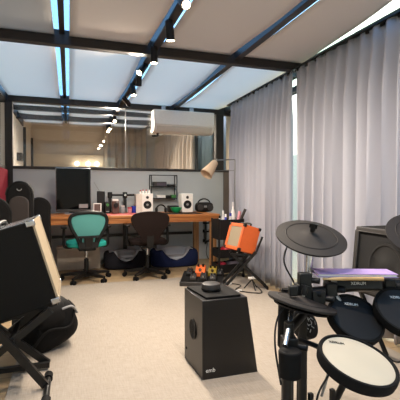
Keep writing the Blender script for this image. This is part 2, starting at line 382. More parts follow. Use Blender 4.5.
# ------------------------------------------------------------------ spotlight tracks
TX, TZ = .75, 2.445
def spot(y, dirv, lit, label, x=TX, z=TZ, energy=0, drop=.03, grp='track spotlights on the black ceiling track', L=.115):
    d = Vector(dirv).normalized(); j = Vector((x, y, z-.015-drop))
    t = Thing('spotlight', label, 'spotlight', (x, y, z-.015), group=grp)
    t.part('stem', MB().cyl((x, y, z-.015), j, .008, n=10).box((x, y, z-.02), (.03, .08, .012)), 'blackm')
    a = j-d*.03; b = j+d*L
    h = t.part('lamp_head', MB().cyl(a, b, .032, .034, 24).cyl(a-d*.012, a, .02, .03, 24), 'black', bevel=.002)
    m = d.to_track_quat('Z', 'Y').to_matrix().to_4x4(); m.translation = b
    t.part('lens', MB().lathe([(.028, .0005), (.028, .002), (.001, .003)], m, 24), 'lens' if lit else 'greyp', under=h)
    if lit and energy:
        ld = bpy.data.lights.new('spot_lamp', 'SPOT'); ld.energy = energy; ld.color = (1, .86, .71); ld.spot_size = R(165); ld.spot_blend = .7; ld.shadow_soft_size = .03
        lo = bpy.data.objects.new('spot_lamp', ld); C.objects.link(lo); lo.parent = t.o
        lo.matrix_basis = t.inv @ (Matrix.Translation(b+d*.01) @ d.to_track_quat('-Z', 'Y').to_matrix().to_4x4())
    return t
for nme, a, b, lab in (('spotlight_track', 1.3, 3.655, 'black spotlight track in front of the long beam'), ('spotlight_track', 3.745, YW-.03, 'black spotlight track beyond the long beam'),
                       ('spotlight_track', YW+.1, 8.3, 'black spotlight track seen through the partition glass')):
    solo(nme, BB((TX-.017, a, TZ-.015), (TX+.017, b, TZ+.025)), 'blackm', lab, 'light track', 'spotlight tracks')
E = 44
spot(2.10, (.1, .2, -1), True, 'added out-of-view track spotlight between the glaring one and the front edge of the carpet', energy=E*.9)  # out of view, put in for its light on the foreground
spot(1.45, (.1, .1, -1), True, 'added out-of-view track spotlight above the front edge of the carpet, nearest the drum kit', energy=E*.9)  # unseen lamp added to make up for the narrow rear glazing
spot(2.66, (.05, -.75, -.62), True, 'glaring track spotlight turned to the viewer, nearest of the row', energy=E*.8, drop=.0)
spot(3.02, (.12, .12, -1), True, 'lit track spotlight pointing straight down, in front of the long beam', energy=E)
spot(3.60, (.0, .0, -1), True, 'lit track spotlight hanging right against the long beam', energy=E)
spot(4.10, (-.55, -.45, -.75), True, 'lit tilted track spotlight just beyond the long beam', energy=E)
spot(4.42, (.0, .3, -1), False, 'unlit track spotlight in the middle of the row beyond the beam')
spot(4.90, (.1, -.2, -1), True, 'lit small track spotlight second from the partition', energy=E*.65)
spot(5.60, (.5, .4, -.45), False, 'dark track spotlight next to the partition beam')
for y, lab in ((6.95, 'lit spotlight behind the partition glass, highest of three'), (7.85, 'lit spotlight behind the partition glass, middle of three'), (8.15, 'lit spotlight behind the partition glass, lowest of three')):
    spot(y, (.0, -.6, -.8), True, lab, energy=E*2.2, grp='spotlights behind the partition glass')

# glowing balls on an added shelf, standing in for reflected highlights in the glass
solo('added_shelf', BB((.2, YF-.2, 1.70), (1.0, YF-.045, 1.73)), 'offwhite', 'pale shelf added to hold the glowing balls behind the glass', 'shelf')
for u, lab in ((77, 'small glowing ball for a reflected highlight in the glass, above the monitor'), (88, 'small glowing ball for a reflected highlight in the glass, between two others'), (97, 'small glowing ball for a reflected highlight in the glass, nearest the far curtain')):
    p = atY(u, 164, YF-.12); t = Thing('reflection_glow', lab, 'lamp', (p.x, p.y, 1.73), group='glowing balls for reflected highlights in the glass')
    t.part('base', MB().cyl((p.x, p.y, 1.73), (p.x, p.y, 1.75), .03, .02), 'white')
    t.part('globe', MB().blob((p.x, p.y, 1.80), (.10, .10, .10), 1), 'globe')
p = atX(19.5, 157, XL+.03)
t = Thing('wall_speaker', 'small dark square speaker on the pale wall behind the glass', 'speaker', (XL, p.y, p.z-.06))
t.part('box', B((XL+.04, p.y, p.z), (.08, .28, .13)), 'sidebd'); t.part('cone', MB().cyl((XL+.08, p.y, p.z), (XL+.084, p.y, p.z), .045), 'grille')

# ------------------------------------------------------------------ air conditioner
t = Thing('air_conditioner', 'white wall-mounted air conditioner on the glass partition', 'air conditioner', (1.71, 6.12, 1.99))
m = frame_m((0, 0, 0), (0, 1, 0), (0, 0, 1), (1, 0, 0))
prof = [(6.12, 2.36), (5.93, 2.36), (5.905, 2.34), (5.895, 2.13), (5.91, 2.07), (5.95, 2.03), (6.02, 2.015), (6.12, 2.015)]
t.part('casing', MB().prism(prof, 1.225, 2.20, m), 'white', bevel=.012)
t.part('front_panel', MB().prism([(5.9, 2.35), (5.885, 2.34), (5.877, 2.13), (5.89, 2.115), (5.9, 2.13)], 1.235, 2.19, m), 'white', bevel=.004)
t.part('louvre', MB().prism([(5.896, 2.105), (5.905, 2.068), (5.945, 2.026), (5.952, 2.034), (5.915, 2.078)], 1.27, 2.155, m), 'offwhite')
t.part('pipe_stub', MB().cyl((1.31, 6.05, 2.02), (1.31, 6.05, 1.97), .02).cyl((1.31, 6.05, 1.975), (1.24, 6.1, 1.975), .015), 'black')
for x in (1.42, 1.88): t.part('bracket', B((x, 6.105, 2.40), (.07, .012, .12)), 'silver')

# ------------------------------------------------------------------ maroon acoustic panel on left wall
solo('acoustic_panel', BB((XL+.004, 5.1, .62), (XL+.05, 6.02, 1.41)), 'maroon', 'maroon cloth acoustic panel on the left wall by the corner post', 'panel', bevel=.01)

# ------------------------------------------------------------------ workbench desk
DZ, DF, DB, DL, DR = .795, 5.12, 6.08, -.33, 1.99
t = Thing('work_desk', 'long orange brown wooden desk against the low grey wall', 'desk', ((DL+DR)/2, (DF+DB)/2, 0))
t.part('desktop', BB((DL, DF, DZ-.035), (DR, DB, DZ)), 'deskwood', bevel=.004)
t.part('apron', BB((DL+.01, DF+.01, DZ-.10), (DR-.01, DF+.04, DZ-.035)), 'deskwood')
for x, y in ((DL+.04, DF+.05), (1.905, DF+.05), (DL+.04, 6.0), (2.02-.1, 6.0)):
    t.part('leg', B((x, y, (DZ-.035)/2), (.085, .07, DZ-.035)), 'legwood', bevel=.004)
t.part('stretcher', BB((DL+.09, 6.03, .43), (1.87, 6.06, .47)), 'blackm')
p = atY(125, 230, 6.02); t.part('middle_support', BB((p.x-.03, 6.0, 0), (p.x+.03, 6.03, DZ-.035)), 'blackm')
a = atZ(62, 213, DZ); b = atZ(131, 213, DZ)
solo('desk_mat', BB((.02, DF+.10, DZ), (.90, DF+.62, DZ+.004)), 'red', 'red desk mat on the wooden desk behind the teal chair', 'desk mat')
solo('desk_mat', BB((1.02, DF+.10, DZ), (1.78, DF+.5, DZ+.004)), 'brown', 'dark brown desk mat behind the brown chair', 'desk mat')

# ------------------------------------------------------------------ monitor
p0 = atY(55.8, 211, 5.72); p1 = atY(91, 168, 5.72); cx = (p0.x+p1.x)/2; w = p1.x-p0.x; zt = p1.z
t = Thing('computer_monitor', 'large dark glossy computer monitor on the left of the desk', 'monitor', (cx, 5.72, DZ))
t.part('casing', BB((p0.x, 5.725, DZ+.03), (p1.x, 5.775, zt)), 'silver', bevel=.008)
t.part('screen', BB((p0.x+.008, 5.719, DZ+.065), (p1.x-.008, 5.726, zt-.01)), 'screen')
t.part('chin', BB((p0.x+.006, 5.720, DZ+.032), (p1.x-.006, 5.726, DZ+.062)), 'sidebd')
q = atY(83.5, 206, 5.715); t.part('sticker', B((q.x, 5.717, q.z), (.12, .003, .055)), 'greyp')
t.part('stand', MB().box((cx, 5.80, DZ+.006), (.24, .2, .012)).bar((cx, 5.85, DZ+.01), (cx, 5.79, DZ+.3), .12, .015), 'silver')

# ------------------------------------------------------------------ desk clutter
def P(u, Y=5.70): q = atY(u, 210, Y); return q.x
def wpx(n, Y=5.7): return n*Y*.97/F
def zat(u, v, Y=5.7): return atY(u, v, Y).z
x = P(97); t = Thing('photo_frame', 'white edged photo frame leaning beside the monitor', 'photo frame', (x, 5.66, DZ))
m = Matrix.Translation((x, 5.66, DZ+.004)) @ Matrix.Rotation(R(-10), 4, 'Z') @ Matrix.Rotation(R(-14), 4, 'X')
t.part('frame', MB().prism([(-.055, 0), (.055, 0), (.055, .15), (-.055, .15)], -.012, 0, m @ Matrix.Rotation(R(90), 4, 'X')), 'white', bevel=.003)
t.part('picture', MB().prism([(-.042, .014), (.042, .014), (.042, .137), (-.042, .137)], 0.0005, .002, m @ Matrix.Rotation(R(90), 4, 'X')), 'foliage')
x = P(101, 5.8); t = Thing('handheld_radio', 'black handheld radio with a thin raised aerial behind the photo frame', 'radio', (x, 5.8, DZ))
t.part('body', BB((x-.055, 5.77, DZ), (x+.055, 5.83, zat(101, 191, 5.8))), 'black', bevel=.012)
z1 = zat(101, 191, 5.8); t.part('aerial', MB().cyl((x-.02, 5.8, z1), (P(94, 5.8), 5.8, zat(94, 182, 5.8)), .004, .003, 8), 'steel')
t.part('speaker_grille', BB((x-.035, 5.767, DZ+.05), (x+.035, 5.771, DZ+.12)), 'grille')
# bar on two posts
t = Thing('bar_stand', 'black horizontal bar on two stubby posts against the wall', 'stand', (P(123, 5.98), 5.98, DZ))
za = zat(120, 195, 5.98)
t.part('bar', MB().cyl((P(110, 5.98), 5.98, za), (P(139, 5.98), 5.98, za), .016), 'blackm')
for u in (110, 125):
    pp = t.part('post', BB((P(u, 5.98)-.022, 5.96, DZ), (P(u, 5.98)+.022, 6.0, za-.02)), 'blackm')
    t.part('clamp', B((P(u, 5.98), 5.98, za), (.065, .06, .09)), 'black', under=pp, bevel=.01)
t.part('end_knob', MB().cyl((P(125, 5.98), 5.945, za), (P(125, 5.98), 5.93, za), .018), 'chrome')
def gadget(name, label, cat, u, wv, vt, Y, body, extra=None):
    x = P(u, Y); w = wpx(wv, Y); z1 = zat(u, vt, Y)
    t = Thing(name, label, cat, (x, Y, DZ)); t.part('body', BB((x-w/2, Y-w*.35, DZ), (x+w/2, Y+w*.35, z1)), body, bevel=.008)
    if extra: extra(t, x, Y, w, z1)
    return t
gadget('audio_interface', 'small dark gadget with greenish front standing right of the handheld radio', 'gadget', 107.5, 5.5, 202, 5.72, 'black',
       lambda t, x, Y, w, z: (t.part('dial', MB().cyl((x, Y-w*.35, z-.04), (x, Y-w*.35-.012, z-.04), .02), 'ledgreen'), t.part('button', B((x, Y-w*.36, DZ+.03), (.04, .008, .012)), 'greyp')))
gadget('camera', 'brown and white box camera on the red mat', 'camera', 115.5, 7, 201, 5.66, 'foliage',
       lambda t, x, Y, w, z: (t.part('top_plate', BB((x-w*.45, Y-.03, z), (x+w*.4, Y+.03, z+.025)), 'white', bevel=.004),
                              t.part('lens', MB().cyl((x, Y-w*.35, z-.06), (x, Y-w*.35-.03, z-.06), .032), 'black'),
                              t.part('flash', B((x+w*.25, Y-w*.36, z-.015), (.03, .01, .02)), 'greyp')))
x = P(122.5); t = Thing('glass_jar', 'pale grey lidded jar in front of the black bar', 'jar', (x, 5.7, DZ))
t.part('jar', MB().lathe([(.04, DZ), (.043, DZ+.02), (.043, DZ+.075), (.03, DZ+.095)], Matrix.Translation((x, 5.7, 0))), 'greyp')
t.part('lid', MB().cyl((x, 5.7, DZ+.095), (x, 5.7, DZ+.112), .031), 'bottle')
x = P(130); t = Thing('paper_cup', 'pinkish paper cup with a dark red rim', 'cup', (x, 5.72, DZ))
t.part('cup', MB().cyl((x, 5.72, DZ), (x, 5.72, DZ+.07), .026, .033), 'pink'); t.part('rim', MB().cyl((x, 5.72, DZ+.07), (x, 5.72, DZ+.085), .035), 'redp')
x = P(133.8, 5.75); t = Thing('mug', 'blue mug left of the white speaker', 'mug', (x, 5.75, DZ))
t.part('body', MB().lathe([(.03, DZ), (.036, DZ+.01), (.037, DZ+.10), (.033, DZ+.10), (.032, DZ+.02)], Matrix.Translation((x, 5.75, 0))), 'blue')
t.part('handle', MB().tube([(x+.035+.022*math.sin(a), 5.75, DZ+.055+.028*math.cos(a)) for a in [PI*i/8 for i in range(9)]], .006), 'blue')
def monitor_speaker(u0, u1, vt, label, Y=5.66, rz=0):
    x0, x1 = P(u0, Y), P(u1, Y); x = (x0+x1)/2; w = x1-x0; h = zat((u0+u1)/2, vt, Y)-DZ
    t = Thing('studio_speaker', label, 'speaker', (x, Y, DZ), rz, group='white desk speakers', local=True)
    t.part('cabinet', BB((-w/2, 0, 0), (w/2, .2, h)), 'white', bevel=.008)
    def ring(r, zc, d): return frame_m((0, -.001, zc), (1, 0, 0), (0, 0, 1), (0, -1, 0))
    wf = t.part('woofer', MB().lathe([(w*.36, 0), (w*.36, .004), (w*.3, .004), (w*.12, -.012), (.001, -.004)], ring(0, h*.42, 0), 28), 'black')
    t.part('dust_cap', MB().lathe([(w*.14, -.008), (w*.1, .002), (.001, .005)], ring(0, h*.42, 0), 20), 'greyp', under=wf)
    t.part('tweeter', MB().lathe([(w*.13, 0), (w*.12, .004), (.001, .006)], ring(0, h*.8, 0), 20), 'sidebd')
    t.part('foot', BB((-w/2+.005, .005, -.0), (w/2-.005, .19, .004)), 'rubber')
    return t, x, Y, h, w
tl, sx, sy, sh, sw = monitor_speaker(142, 153, 193.5, 'white desk speaker with four small bottles on top, left of the wall shelf', rz=R(-6))
monitor_speaker(182, 193, 193.5, 'white desk speaker right of the wall shelf, beside the black portable stereo')
x = P(138.6, 5.76); solo('storage_carton', BB((x-.045, 5.70, DZ), (x+.045, 5.86, DZ+sh*.97)), 'offwhite', 'plain white carton pressed against the left white speaker', 'box', bevel=.003)
for i, (dx, lab) in enumerate(((-.085, 'small white bottle with red cap, leftmost of four above the left speaker'), (-.045, 'small white bottle with red cap, second from left above the left speaker'),
                               (-.0, 'small white bottle with red cap, third from left above the left speaker'), (.045, 'small white bottle without visible cap, rightmost of four above the left speaker'))):
    x = sx+dx; y = 5.76; z = DZ+(sh if dx > -.05 else sh*.97)
    t = Thing('small_bottle', lab, 'bottle', (x, y, z), group='small bottles on the left speaker')
    t.part('bottle', MB().lathe([(.014, z), (.015, z+.03), (.009, z+.04)], Matrix.Translation((x, y, 0)), 16), 'white')
    t.part('cap', MB().cyl((x, y, z+.04), (x, y, z+.056), .010, n=14), 'redp' if i < 3 else 'white')
# small stuff between the speakers
x = P(161, 5.75); t = Thing('headphones', 'black headphones lying between brown chair and shelf', 'headphones', (x, 5.75, DZ))
t.part('headband', MB().tube([(x+.075*math.cos(a), 5.75, DZ+.03+.085*math.sin(a)) for a in [PI*i/14 for i in range(15)]], .011), 'black')
for s in (-1, 1): t.part('ear_cup', MB().blob((x+s*.07, 5.75, DZ+.04), (.04, .08, .08), .8), 'black')
x = P(172.5, 5.8); t = Thing('black_console', 'black desktop box behind the green bowl', 'box', (x, 5.8, DZ))
t.part('body', BB((x-.06, 5.75, DZ), (x+.09, 5.9, DZ+.10)), 'black', bevel=.01); t.part('knob', MB().cyl((x-.02, 5.75, DZ+.06), (x-.02, 5.735, DZ+.06), .014), 'greyp')
x = P(176, 5.62); t = Thing('bowl', 'bright green bowl on the desk between the white speakers', 'bowl', (x, 5.62, DZ+.004))
z = DZ+.004; t.part('bowl', MB().lathe([(.04, z), (.075, z+.04), (.085, z+.075), (.080, z+.075), (.068, z+.04), (.03, z+.012)], Matrix.Translation((x, 5.62, 0))), 'green')
# portable stereo with handle
x = P(204, 5.72); t = Thing('portable_stereo', 'black portable stereo with carry handle at the right end of the desk', 'stereo', (x, 5.72, DZ))
t.part('body', MB().blob((x, 5.72, DZ+.075), (.28, .14, .15), .55), 'black')
t.part('handle', MB().tube([(x+.10*math.cos(a), 5.72, DZ+.12+.08*math.sin(a)) for a in [PI*i/14 for i in range(15)]], .011), 'black')
for s in (-1, 1): t.part('speaker_cone', MB().cyl((x+s*.08, 5.655, DZ+.07), (x+s*.08, 5.642, DZ+.07), .046), 'sidebd')
t.part('display', B((x, 5.649, DZ+.085), (.045, .006, .03)), 'greyp')

# wall shelf rack
Y = YW-.16
t = Thing('wall_rack', 'black wire wall rack with two shelves above the desk', 'shelf', (P(164.5, Y), YW, zat(164, 198, Y)))
xa, xb = atY(151.5, 185, Y).x, atY(177, 185, Y).x; zt, zm, zl = zat(164, 175.3, Y), zat(164, 186.5, Y), zat(164, 198, Y)
for x in (xa, xb): t.part('upright', MB().bar((x, Y+.005, zl-.03), (x, Y+.005, zt), .012, .012).bar((x, YW-.006, zl-.03), (x, YW-.006, zt), .012, .012).bar((x, Y, zt), (x, YW, zt), .012, .012), 'blackm')
t.part('top_bar', MB().bar((xa-.03, Y+.005, zt), (xb, Y+.005, zt), .012, .012), 'blackm')
for z in (zm, zl): t.part('shelf_board', BB((xa, Y, z-.012), (xb, YW-.001, z)), 'blackm')
def onshelf(name, label, cat, u0, u1, h, z, material, **k):
    x0, x1 = atY(u0, 190, Y+.03).x, atY(u1, 190, Y+.03).x
    return solo(name, BB((x0, Y+.02, z), (x1, YW-.02, z+h)), material, label, cat, bevel=.005, **k)
x0, x1 = atY(154, 190, Y).x, atY(167, 190, Y).x
t = Thing('router', 'flat black device on the upper shelf of the wall rack', 'device', ((x0+x1)/2, Y+.07, zm))
t.part('body', BB((x0, Y+.02, zm), (x1, YW-.02, zm+.075)), 'sidebd', bevel=.006); t.part('front_panel', BB((x0+.05, Y+.016, zm+.012), (x1-.01, Y+.021, zm+.06)), 'darkpaper')
onshelf('small_case', 'small low black case at the right of the upper shelf', 'case', 168.5, 175.5, .035, zm, 'black')
onshelf('white_carton', 'row of white cartons on the lower shelf of the wall rack', 'carton', 157, 165.5, .045, zl, 'white')
onshelf('black_adapter', 'small black box beside the white cartons on the lower shelf', 'box', 166.3, 171, .04, zl, 'black')
onshelf('green_box', 'small green box at the right end of the lower shelf', 'box', 171.5, 176, .05, zl, 'ledgreen')
# three-armed rack under the desk
x = atY(206, 230, 6.10).x; t = Thing('hook_rack', 'black upright rack with three double hooks under the desk end', 'rack', (x, 6.13, .25))
zs = [zat(206, v, 6.1) for v in (223, 231.5, 241)]
t.part('upright', BB((x-.012, 6.10, zs[2]-.05), (x+.012, YW-.001, zat(206, 217, 6.1))), 'blackm')
for z in zs: t.part('hook', MB().box((x, 6.09, z), (.11, .035, .028)).box((x-.05, 6.07, z+.012), (.018, .05, .045)).box((x+.05, 6.07, z+.012), (.018, .05, .045)), 'black', bevel=.004)
solo('power_cable', MB().tube(bez([(x, 6.08, zs[2]-.03), (x+.02, 6.08, .28), (x-.01, 6.06, .12), (x+.03, 6.03, .008), (x+.12, 6.0, .006)]), .005), 'black', 'thin dark cable hanging below the black hook rack', 'cable')

# ------------------------------------------------------------------ things under the desk
x0, x1 = atY(57, 250, 5.85).x, atY(100, 250, 5.85).x
t = Thing('storage_box', 'grey brown storage box under the desk behind the teal chair', 'box', ((x0+x1)/2, 5.95, 0))
t.part('body', BB((x0, 5.82, 0), (x1, 6.02, .30)), 'box', bevel=.006); t.part('lid', BB((x0-.008, 5.812, .30), (x1+.008, 6.025, .335)), 'box', bevel=.006)
def pet_bed(x0, x1, y0, y1, h, outer, inner, label):
    cx, cy = (x0+x1)/2, (y0+y1)/2; hx, hy = (x1-x0)/2-.075, (y1-y0)/2-.07
    t = Thing('pet_bed', label, 'pet bed', (cx, cy, 0), group='pet beds under the desk')
    n = 56; m = 14
    def wall(off, hw_, dz):
        mb = MB(); v = []
        for i in range(n):
            a = 2*PI*i/n; ca, sa = math.cos(a), math.sin(a)
            px = cx+hx*math.copysign(abs(ca)**.5, ca); py = cy+hy*math.copysign(abs(sa)**.5, sa)
            q = (1-min(1, abs(px-cx)/(hx*.72))**2) if sa < 0 else 0
            hgt = h*(1-.55*q)+.008*math.sin(5*a)+dz
            nx, ny = ca, sa
            for j in range(m):
                t_ = 2*PI*j/m; cw, sw_ = math.cos(t_), math.sin(t_)
                o_ = off+hw_*math.copysign(abs(cw)**.7, cw); v.append((px+nx*o_, py+ny*o_, max(.002, hgt/2+hgt/2*math.copysign(abs(sw_)**.6, sw_))))
        f = [(i*m+j, ((i+1) % n)*m+j, ((i+1) % n)*m+(j+1) % m, i*m+(j+1) % m) for i in range(n) for j in range(m)]
        return mb._add([Vector(q) for q in v], f)
    t.part('bolster', wall(0, .07, 0), outer)
    t.part('lining', wall(-.032, .05, .006), inner)
    t.part('cushion', MB().blob((cx, cy, .085), (2*hx-.04, 2*hy-.04, .13), .4), inner)
xa = atY(103, 260, 5.8).x; xb = atY(147.5, 260, 5.8).x; pet_bed(xa, xb, 5.60, 5.98, .245, 'darkgrey', 'greycl', 'charcoal pet bed under the desk between the two office chairs')
xa = atY(150, 260, 5.75).x; xb = atY(197, 260, 5.75).x; pet_bed(xa, xb, 5.52, 5.98, .25, 'navy', 'greycl', 'navy blue pet bed with grey lining under the right end of the desk')

# ------------------------------------------------------------------ office chairs (local: sitter faces +Y)
def office_chair(label, loc, rz, back, seat, hw, ht, hb, zt, zb, framed, grp=None):
    t = Thing('office_chair', label, 'office chair', loc, rz, local=True)
    n = 5; sp = MB()
    sp.cyl((0, 0, .05), (0, 0, .12), .045, .035)
    for k in range(n):
        a = 2*PI*k/n+R(18); d = Vector((math.cos(a), math.sin(a), 0))
        sp.hexa([d*.03+Vector((-d.y*.025, d.x*.025, .07)), d*.03+Vector((d.y*.025, -d.x*.025, .07)), d*.31+Vector((d.y*.016, -d.x*.016, .06)), d*.31+Vector((-d.y*.016, d.x*.016, .06)),
                 d*.03+Vector((-d.y*.025, d.x*.025, .12)), d*.03+Vector((d.y*.025, -d.x*.025, .12)), d*.31+Vector((d.y*.016, -d.x*.016, .085)), d*.31+Vector((-d.y*.016, d.x*.016, .085))])
    t.part('star_base', sp, 'black', bevel=.003)
    for k in range(n):
        a = 2*PI*k/n+R(18); d = Vector((math.cos(a), math.sin(a), 0)); s = Vector((-d.y, d.x, 0)); c = d*.30
        t.part('caster', MB().cyl(c+s*.028+Vector((0, 0, .028)), c+s*.008+Vector((0, 0, .028)), .028).cyl(c-s*.008+Vector((0, 0, .028)), c-s*.028+Vector((0, 0, .028)), .028).cyl(c+Vector((0, 0, .04)), c+Vector((0, 0, .075)), .012), 'rubber')
    t.part('gas_column', MB().cyl((0, 0, .12), (0, 0, .27), .027).cyl((0, 0, .27), (0, 0, .40), .015), 'black')
    t.part('chrome_sleeve', MB().cyl((0, 0, .285), (0, 0, .385), .018), 'chrome')
    t.part('tilt_mechanism', B((0, -.02, .405), (.2, .24, .04)), 'black', bevel=.008)
    t.part('seat', MB().blob((0, .02, .465), (.48, .46, .09), .55), seat)
    # backrest outline in x,z
    yb = -.235
    def half(q):       # q 0 bottom .. 1 top
        k = .5-.5*math.cos(PI*min(1, q/.78))
        w = hb+(hw-hb)*k
        if q > .78: w = ht+(hw-ht)*math.sqrt(max(0, 1-((q-.78)/.22)**2)) if ht < hw else hw
        return w
    qs = [i/14 for i in range(15)]; zz = lambda q: zb+(zt-zb)*q
    def yy(q, x): return yb-.05*q*q+.5*x*x-.03*math.sin(PI*q)
    out = [(half(q), zz(q), q) for q in qs]
    ring = [Vector((x, yy(q, x), z)) for x, z, q in out]+[Vector((x, yy(1, x), zt+.012*(1-abs(x)/ht))) for x in [ht*(1-2*i/6) for i in range(1, 6)]]+[Vector((-x, yy(q, x), z)) for x, z, q in reversed(out)]
    ring = ring+[Vector((x, yy(0, x), zb)) for x in (-hb*.5, 0, hb*.5)]
    fr = None
    if framed:
        fr = t.part('backrest_frame', MB().tube(ring, .021, 10, True), 'black')
        t.part('mesh_panel', MB().grid(lambda a, b: ((2*a-1)*half(b)*.98, yy(b, (2*a-1)*half(b))+.004, zz(b)+.008*b*(1-(2*a-1)**2)), 12, 16), back, under=fr, solid=.008, sm=80)
        sp = MB()
        for i in range(5):
            x = (i-2)*.036; sp.bar((x, yy(0, x)-.006, zb-.01), (x*1.25, yy(.32, x)-.008, zz(.30)), .012, .02)
        sp.box((0, yy(.1, 0)-.006, zb+.02), (2*hb+.02, .022, .07)); sp.box((0, yy(.3, 0)-.006, zz(.30)), (2*hb+.07, .018, .025))
        t.part('lumbar_ribs', sp, 'black')
    else:
        t.part('backrest', MB().grid(lambda a, b: ((2*a-1)*half(b), yy(b, (2*a-1)*half(b)), zz(b)+.012*b*(1-(2*a-1)**2)), 14, 18), back, solid=.045, bevel=.015, sm=80)
    t.part('back_bar', MB().bar((0, -.1, .41), (0, yb-.01, .43), .07, .02).bar((0, yb-.012, .42), (0, yb-.04, zb+.12), .08, .02), 'black')
    for s in (-1, 1):
        ar = t.part('armrest_post', MB().tube(bez([(s*.17, 0, .42), (s*.255, 0, .43), (s*.265, -.0, .52), (s*.262, .01, .655)]), .017), 'black')
        t.part('armrest_pad', MB().blob((s*.262, .02, .67), (.075, .24, .035), .5), 'black', under=ar)
    return t
office_chair('teal mesh office chair with black arms at the left of the desk', (.20, 5.10, 0), R(4), 'teal', 'tealseat', .215, .13, .10, .85, .45, True)
office_chair('dark brown padded office chair at the middle of the desk', (.965, 5.08, 0), R(-3), 'brown', 'brown', .235, .13, .10, .85, .47, False)

# ------------------------------------------------------------------ floor lamp by the curtain
base = Vector((2.10, 4.86, 0)); j = atY(235, 159.7, 5.06); el = atY(217, 160, 5.06); sh0 = atY(215, 162.5, 5.06); sh1 = atY(206.5, 174, 5.0)
t = Thing('floor_lamp', 'cream cone shade floor lamp reaching over the right end of the desk', 'lamp', (j.x, 5.06, 0))
t.part('base', MB().lathe([(.11, 0), (.11, .012), (.02, .03), (.015, .05)], Matrix.Translation((j.x, 5.06, 0))), 'steel')
t.part('pole', MB().cyl((j.x, 5.06, .03), (j.x, 5.06, j.z), .011), 'steel')
t.part('arm', MB().tube([j, el], .009).blob(el, (.035, .035, .035), 1), 'steel')
d = (sh1-sh0).normalized(); m = d.to_track_quat('Z', 'Y').to_matrix().to_4x4(); m.translation = sh0
L = (sh1-sh0).length
s_ = t.part('lamp_shade', MB().lathe([(.001, -.012), (.04, -.01), (.046, 0), (.088, L*1.05), (.084, L*1.05), (.042, .004), (.001, 0)], m, 32), 'lamp')
m2 = m.copy(); t.part('bulb', MB().blob(sh0+d*L*.55, (.05, .05, .06), 1), 'white', under=s_)
t.part('lower_rod', MB().tube([atY(213, 171, 5.06), atY(235, 170.6, 5.06)], .005), 'steel')

# ------------------------------------------------------------------ black utility cart with bottles
cx, cy = 1.955, 4.76; hw, hd = .165, .13
t = Thing('utility_cart', 'black three-tier utility cart between the desk and the orange amplifier', 'cart', (cx, cy, 0))
for (z0, h, nmz) in ((.50, .25, 'top'), (.27, .10, 'mid'), (.08, .10, 'low')):
    tb = MB().box((cx, cy, z0), (2*hw, 2*hd, .012))
    for s in (-1, 1): tb.box((cx+s*hw, cy, z0+h/2), (.008, 2*hd, h)); tb.box((cx, cy+s*hd, z0+h/2), (2*hw, .008, h))
    t.part('tray', tb, 'black')
for sx_ in (-1, 1):
    for sy_ in (-1, 1):
        lg = t.part('upright', MB().cyl((cx+sx_*hw, cy+sy_*hd, .05), (cx+sx_*hw, cy+sy_*hd, .76), .012), 'blackm')
        t.part('caster', MB().cyl((cx+sx_*hw-.01, cy+sy_*hd, .025), (cx+sx_*hw+.01, cy+sy_*hd, .025), .025), 'rubber', under=lg)
def bottle(x, y, z, h, r, body, cap, label):
    t = Thing('bottle', label, 'bottle', (x, y, z), group='bottles in the top of the cart')
    t.part('bottle', MB().lathe([(r, z), (r, z+h*.65), (r*.4, z+h*.82), (r*.4, z+h*.88)], Matrix.Translation((x, y, 0)), 18), body)
    t.part('cap', MB().cyl((x, y, z+h*.88), (x, y, z+h), r*.45, n=14), cap)
zc = .507
bottle(cx-.12, cy-.03, zc, .29, .03, 'white', 'black', 'white bottle with black cap at the left of the cart top')
bottle(cx-.05, cy-.06, zc, .31, .032, 'blue', 'white', 'dark blue bottle with white cap standing in the cart top')
bottle(cx-.04, cy+.05, zc, .35, .028, 'bottle', 'white', 'pale bottle behind the dark blue bottle in the cart')
bottle(cx+.03, cy-.03, zc, .32, .034, 'bottle', 'blue', 'pale bottle with blue cap in the middle of the cart top')
bottle(cx+.10, cy+.05, zc, .46, .032, 'white', 'bottle', 'tall white bottle in the cart, in front of the lamp pole')
solo('pink_tube', MB().cyl((cx+.09, cy-.06, zc+.04), (cx+.15, cy-.06, .85), .024, .02), 'pink', 'pink tube leaning in the right corner of the cart top', 'tube')
solo('rolled_cloth', MB().cyl((cx+.06, cy-.10, zc+.06), (cx+.20, cy-.12, .88), .018), 'bagbrown', 'dark brown stick leaning to the right out of the cart', 'stick')
solo('red_pouch', MB().blob((cx-.02, cy-.05, .345), (.17, .16, .13), .7), 'redp', 'dark red cloth pouch on the middle tray of the cart', 'pouch')
solo('white_ball_of_cable', MB().blob((cx+.08, cy-.09, .33), (.09, .09, .09), .9), 'white', 'small white bundle beside the red pouch on the cart', 'bundle')
solo('violet_cloth_bag', MB().blob((cx+.06, cy-.04, .155), (.20, .18, .13), .7), 'darkpaper', 'dusky violet cloth bag on the lowest tray of the cart', 'bag')
solo('red_toy', MB().blob((cx-.10, cy-.06, .15), (.10, .14, .12), .7), 'maroon', 'maroon lump on the lowest tray of the cart beside the violet bag', 'bag')

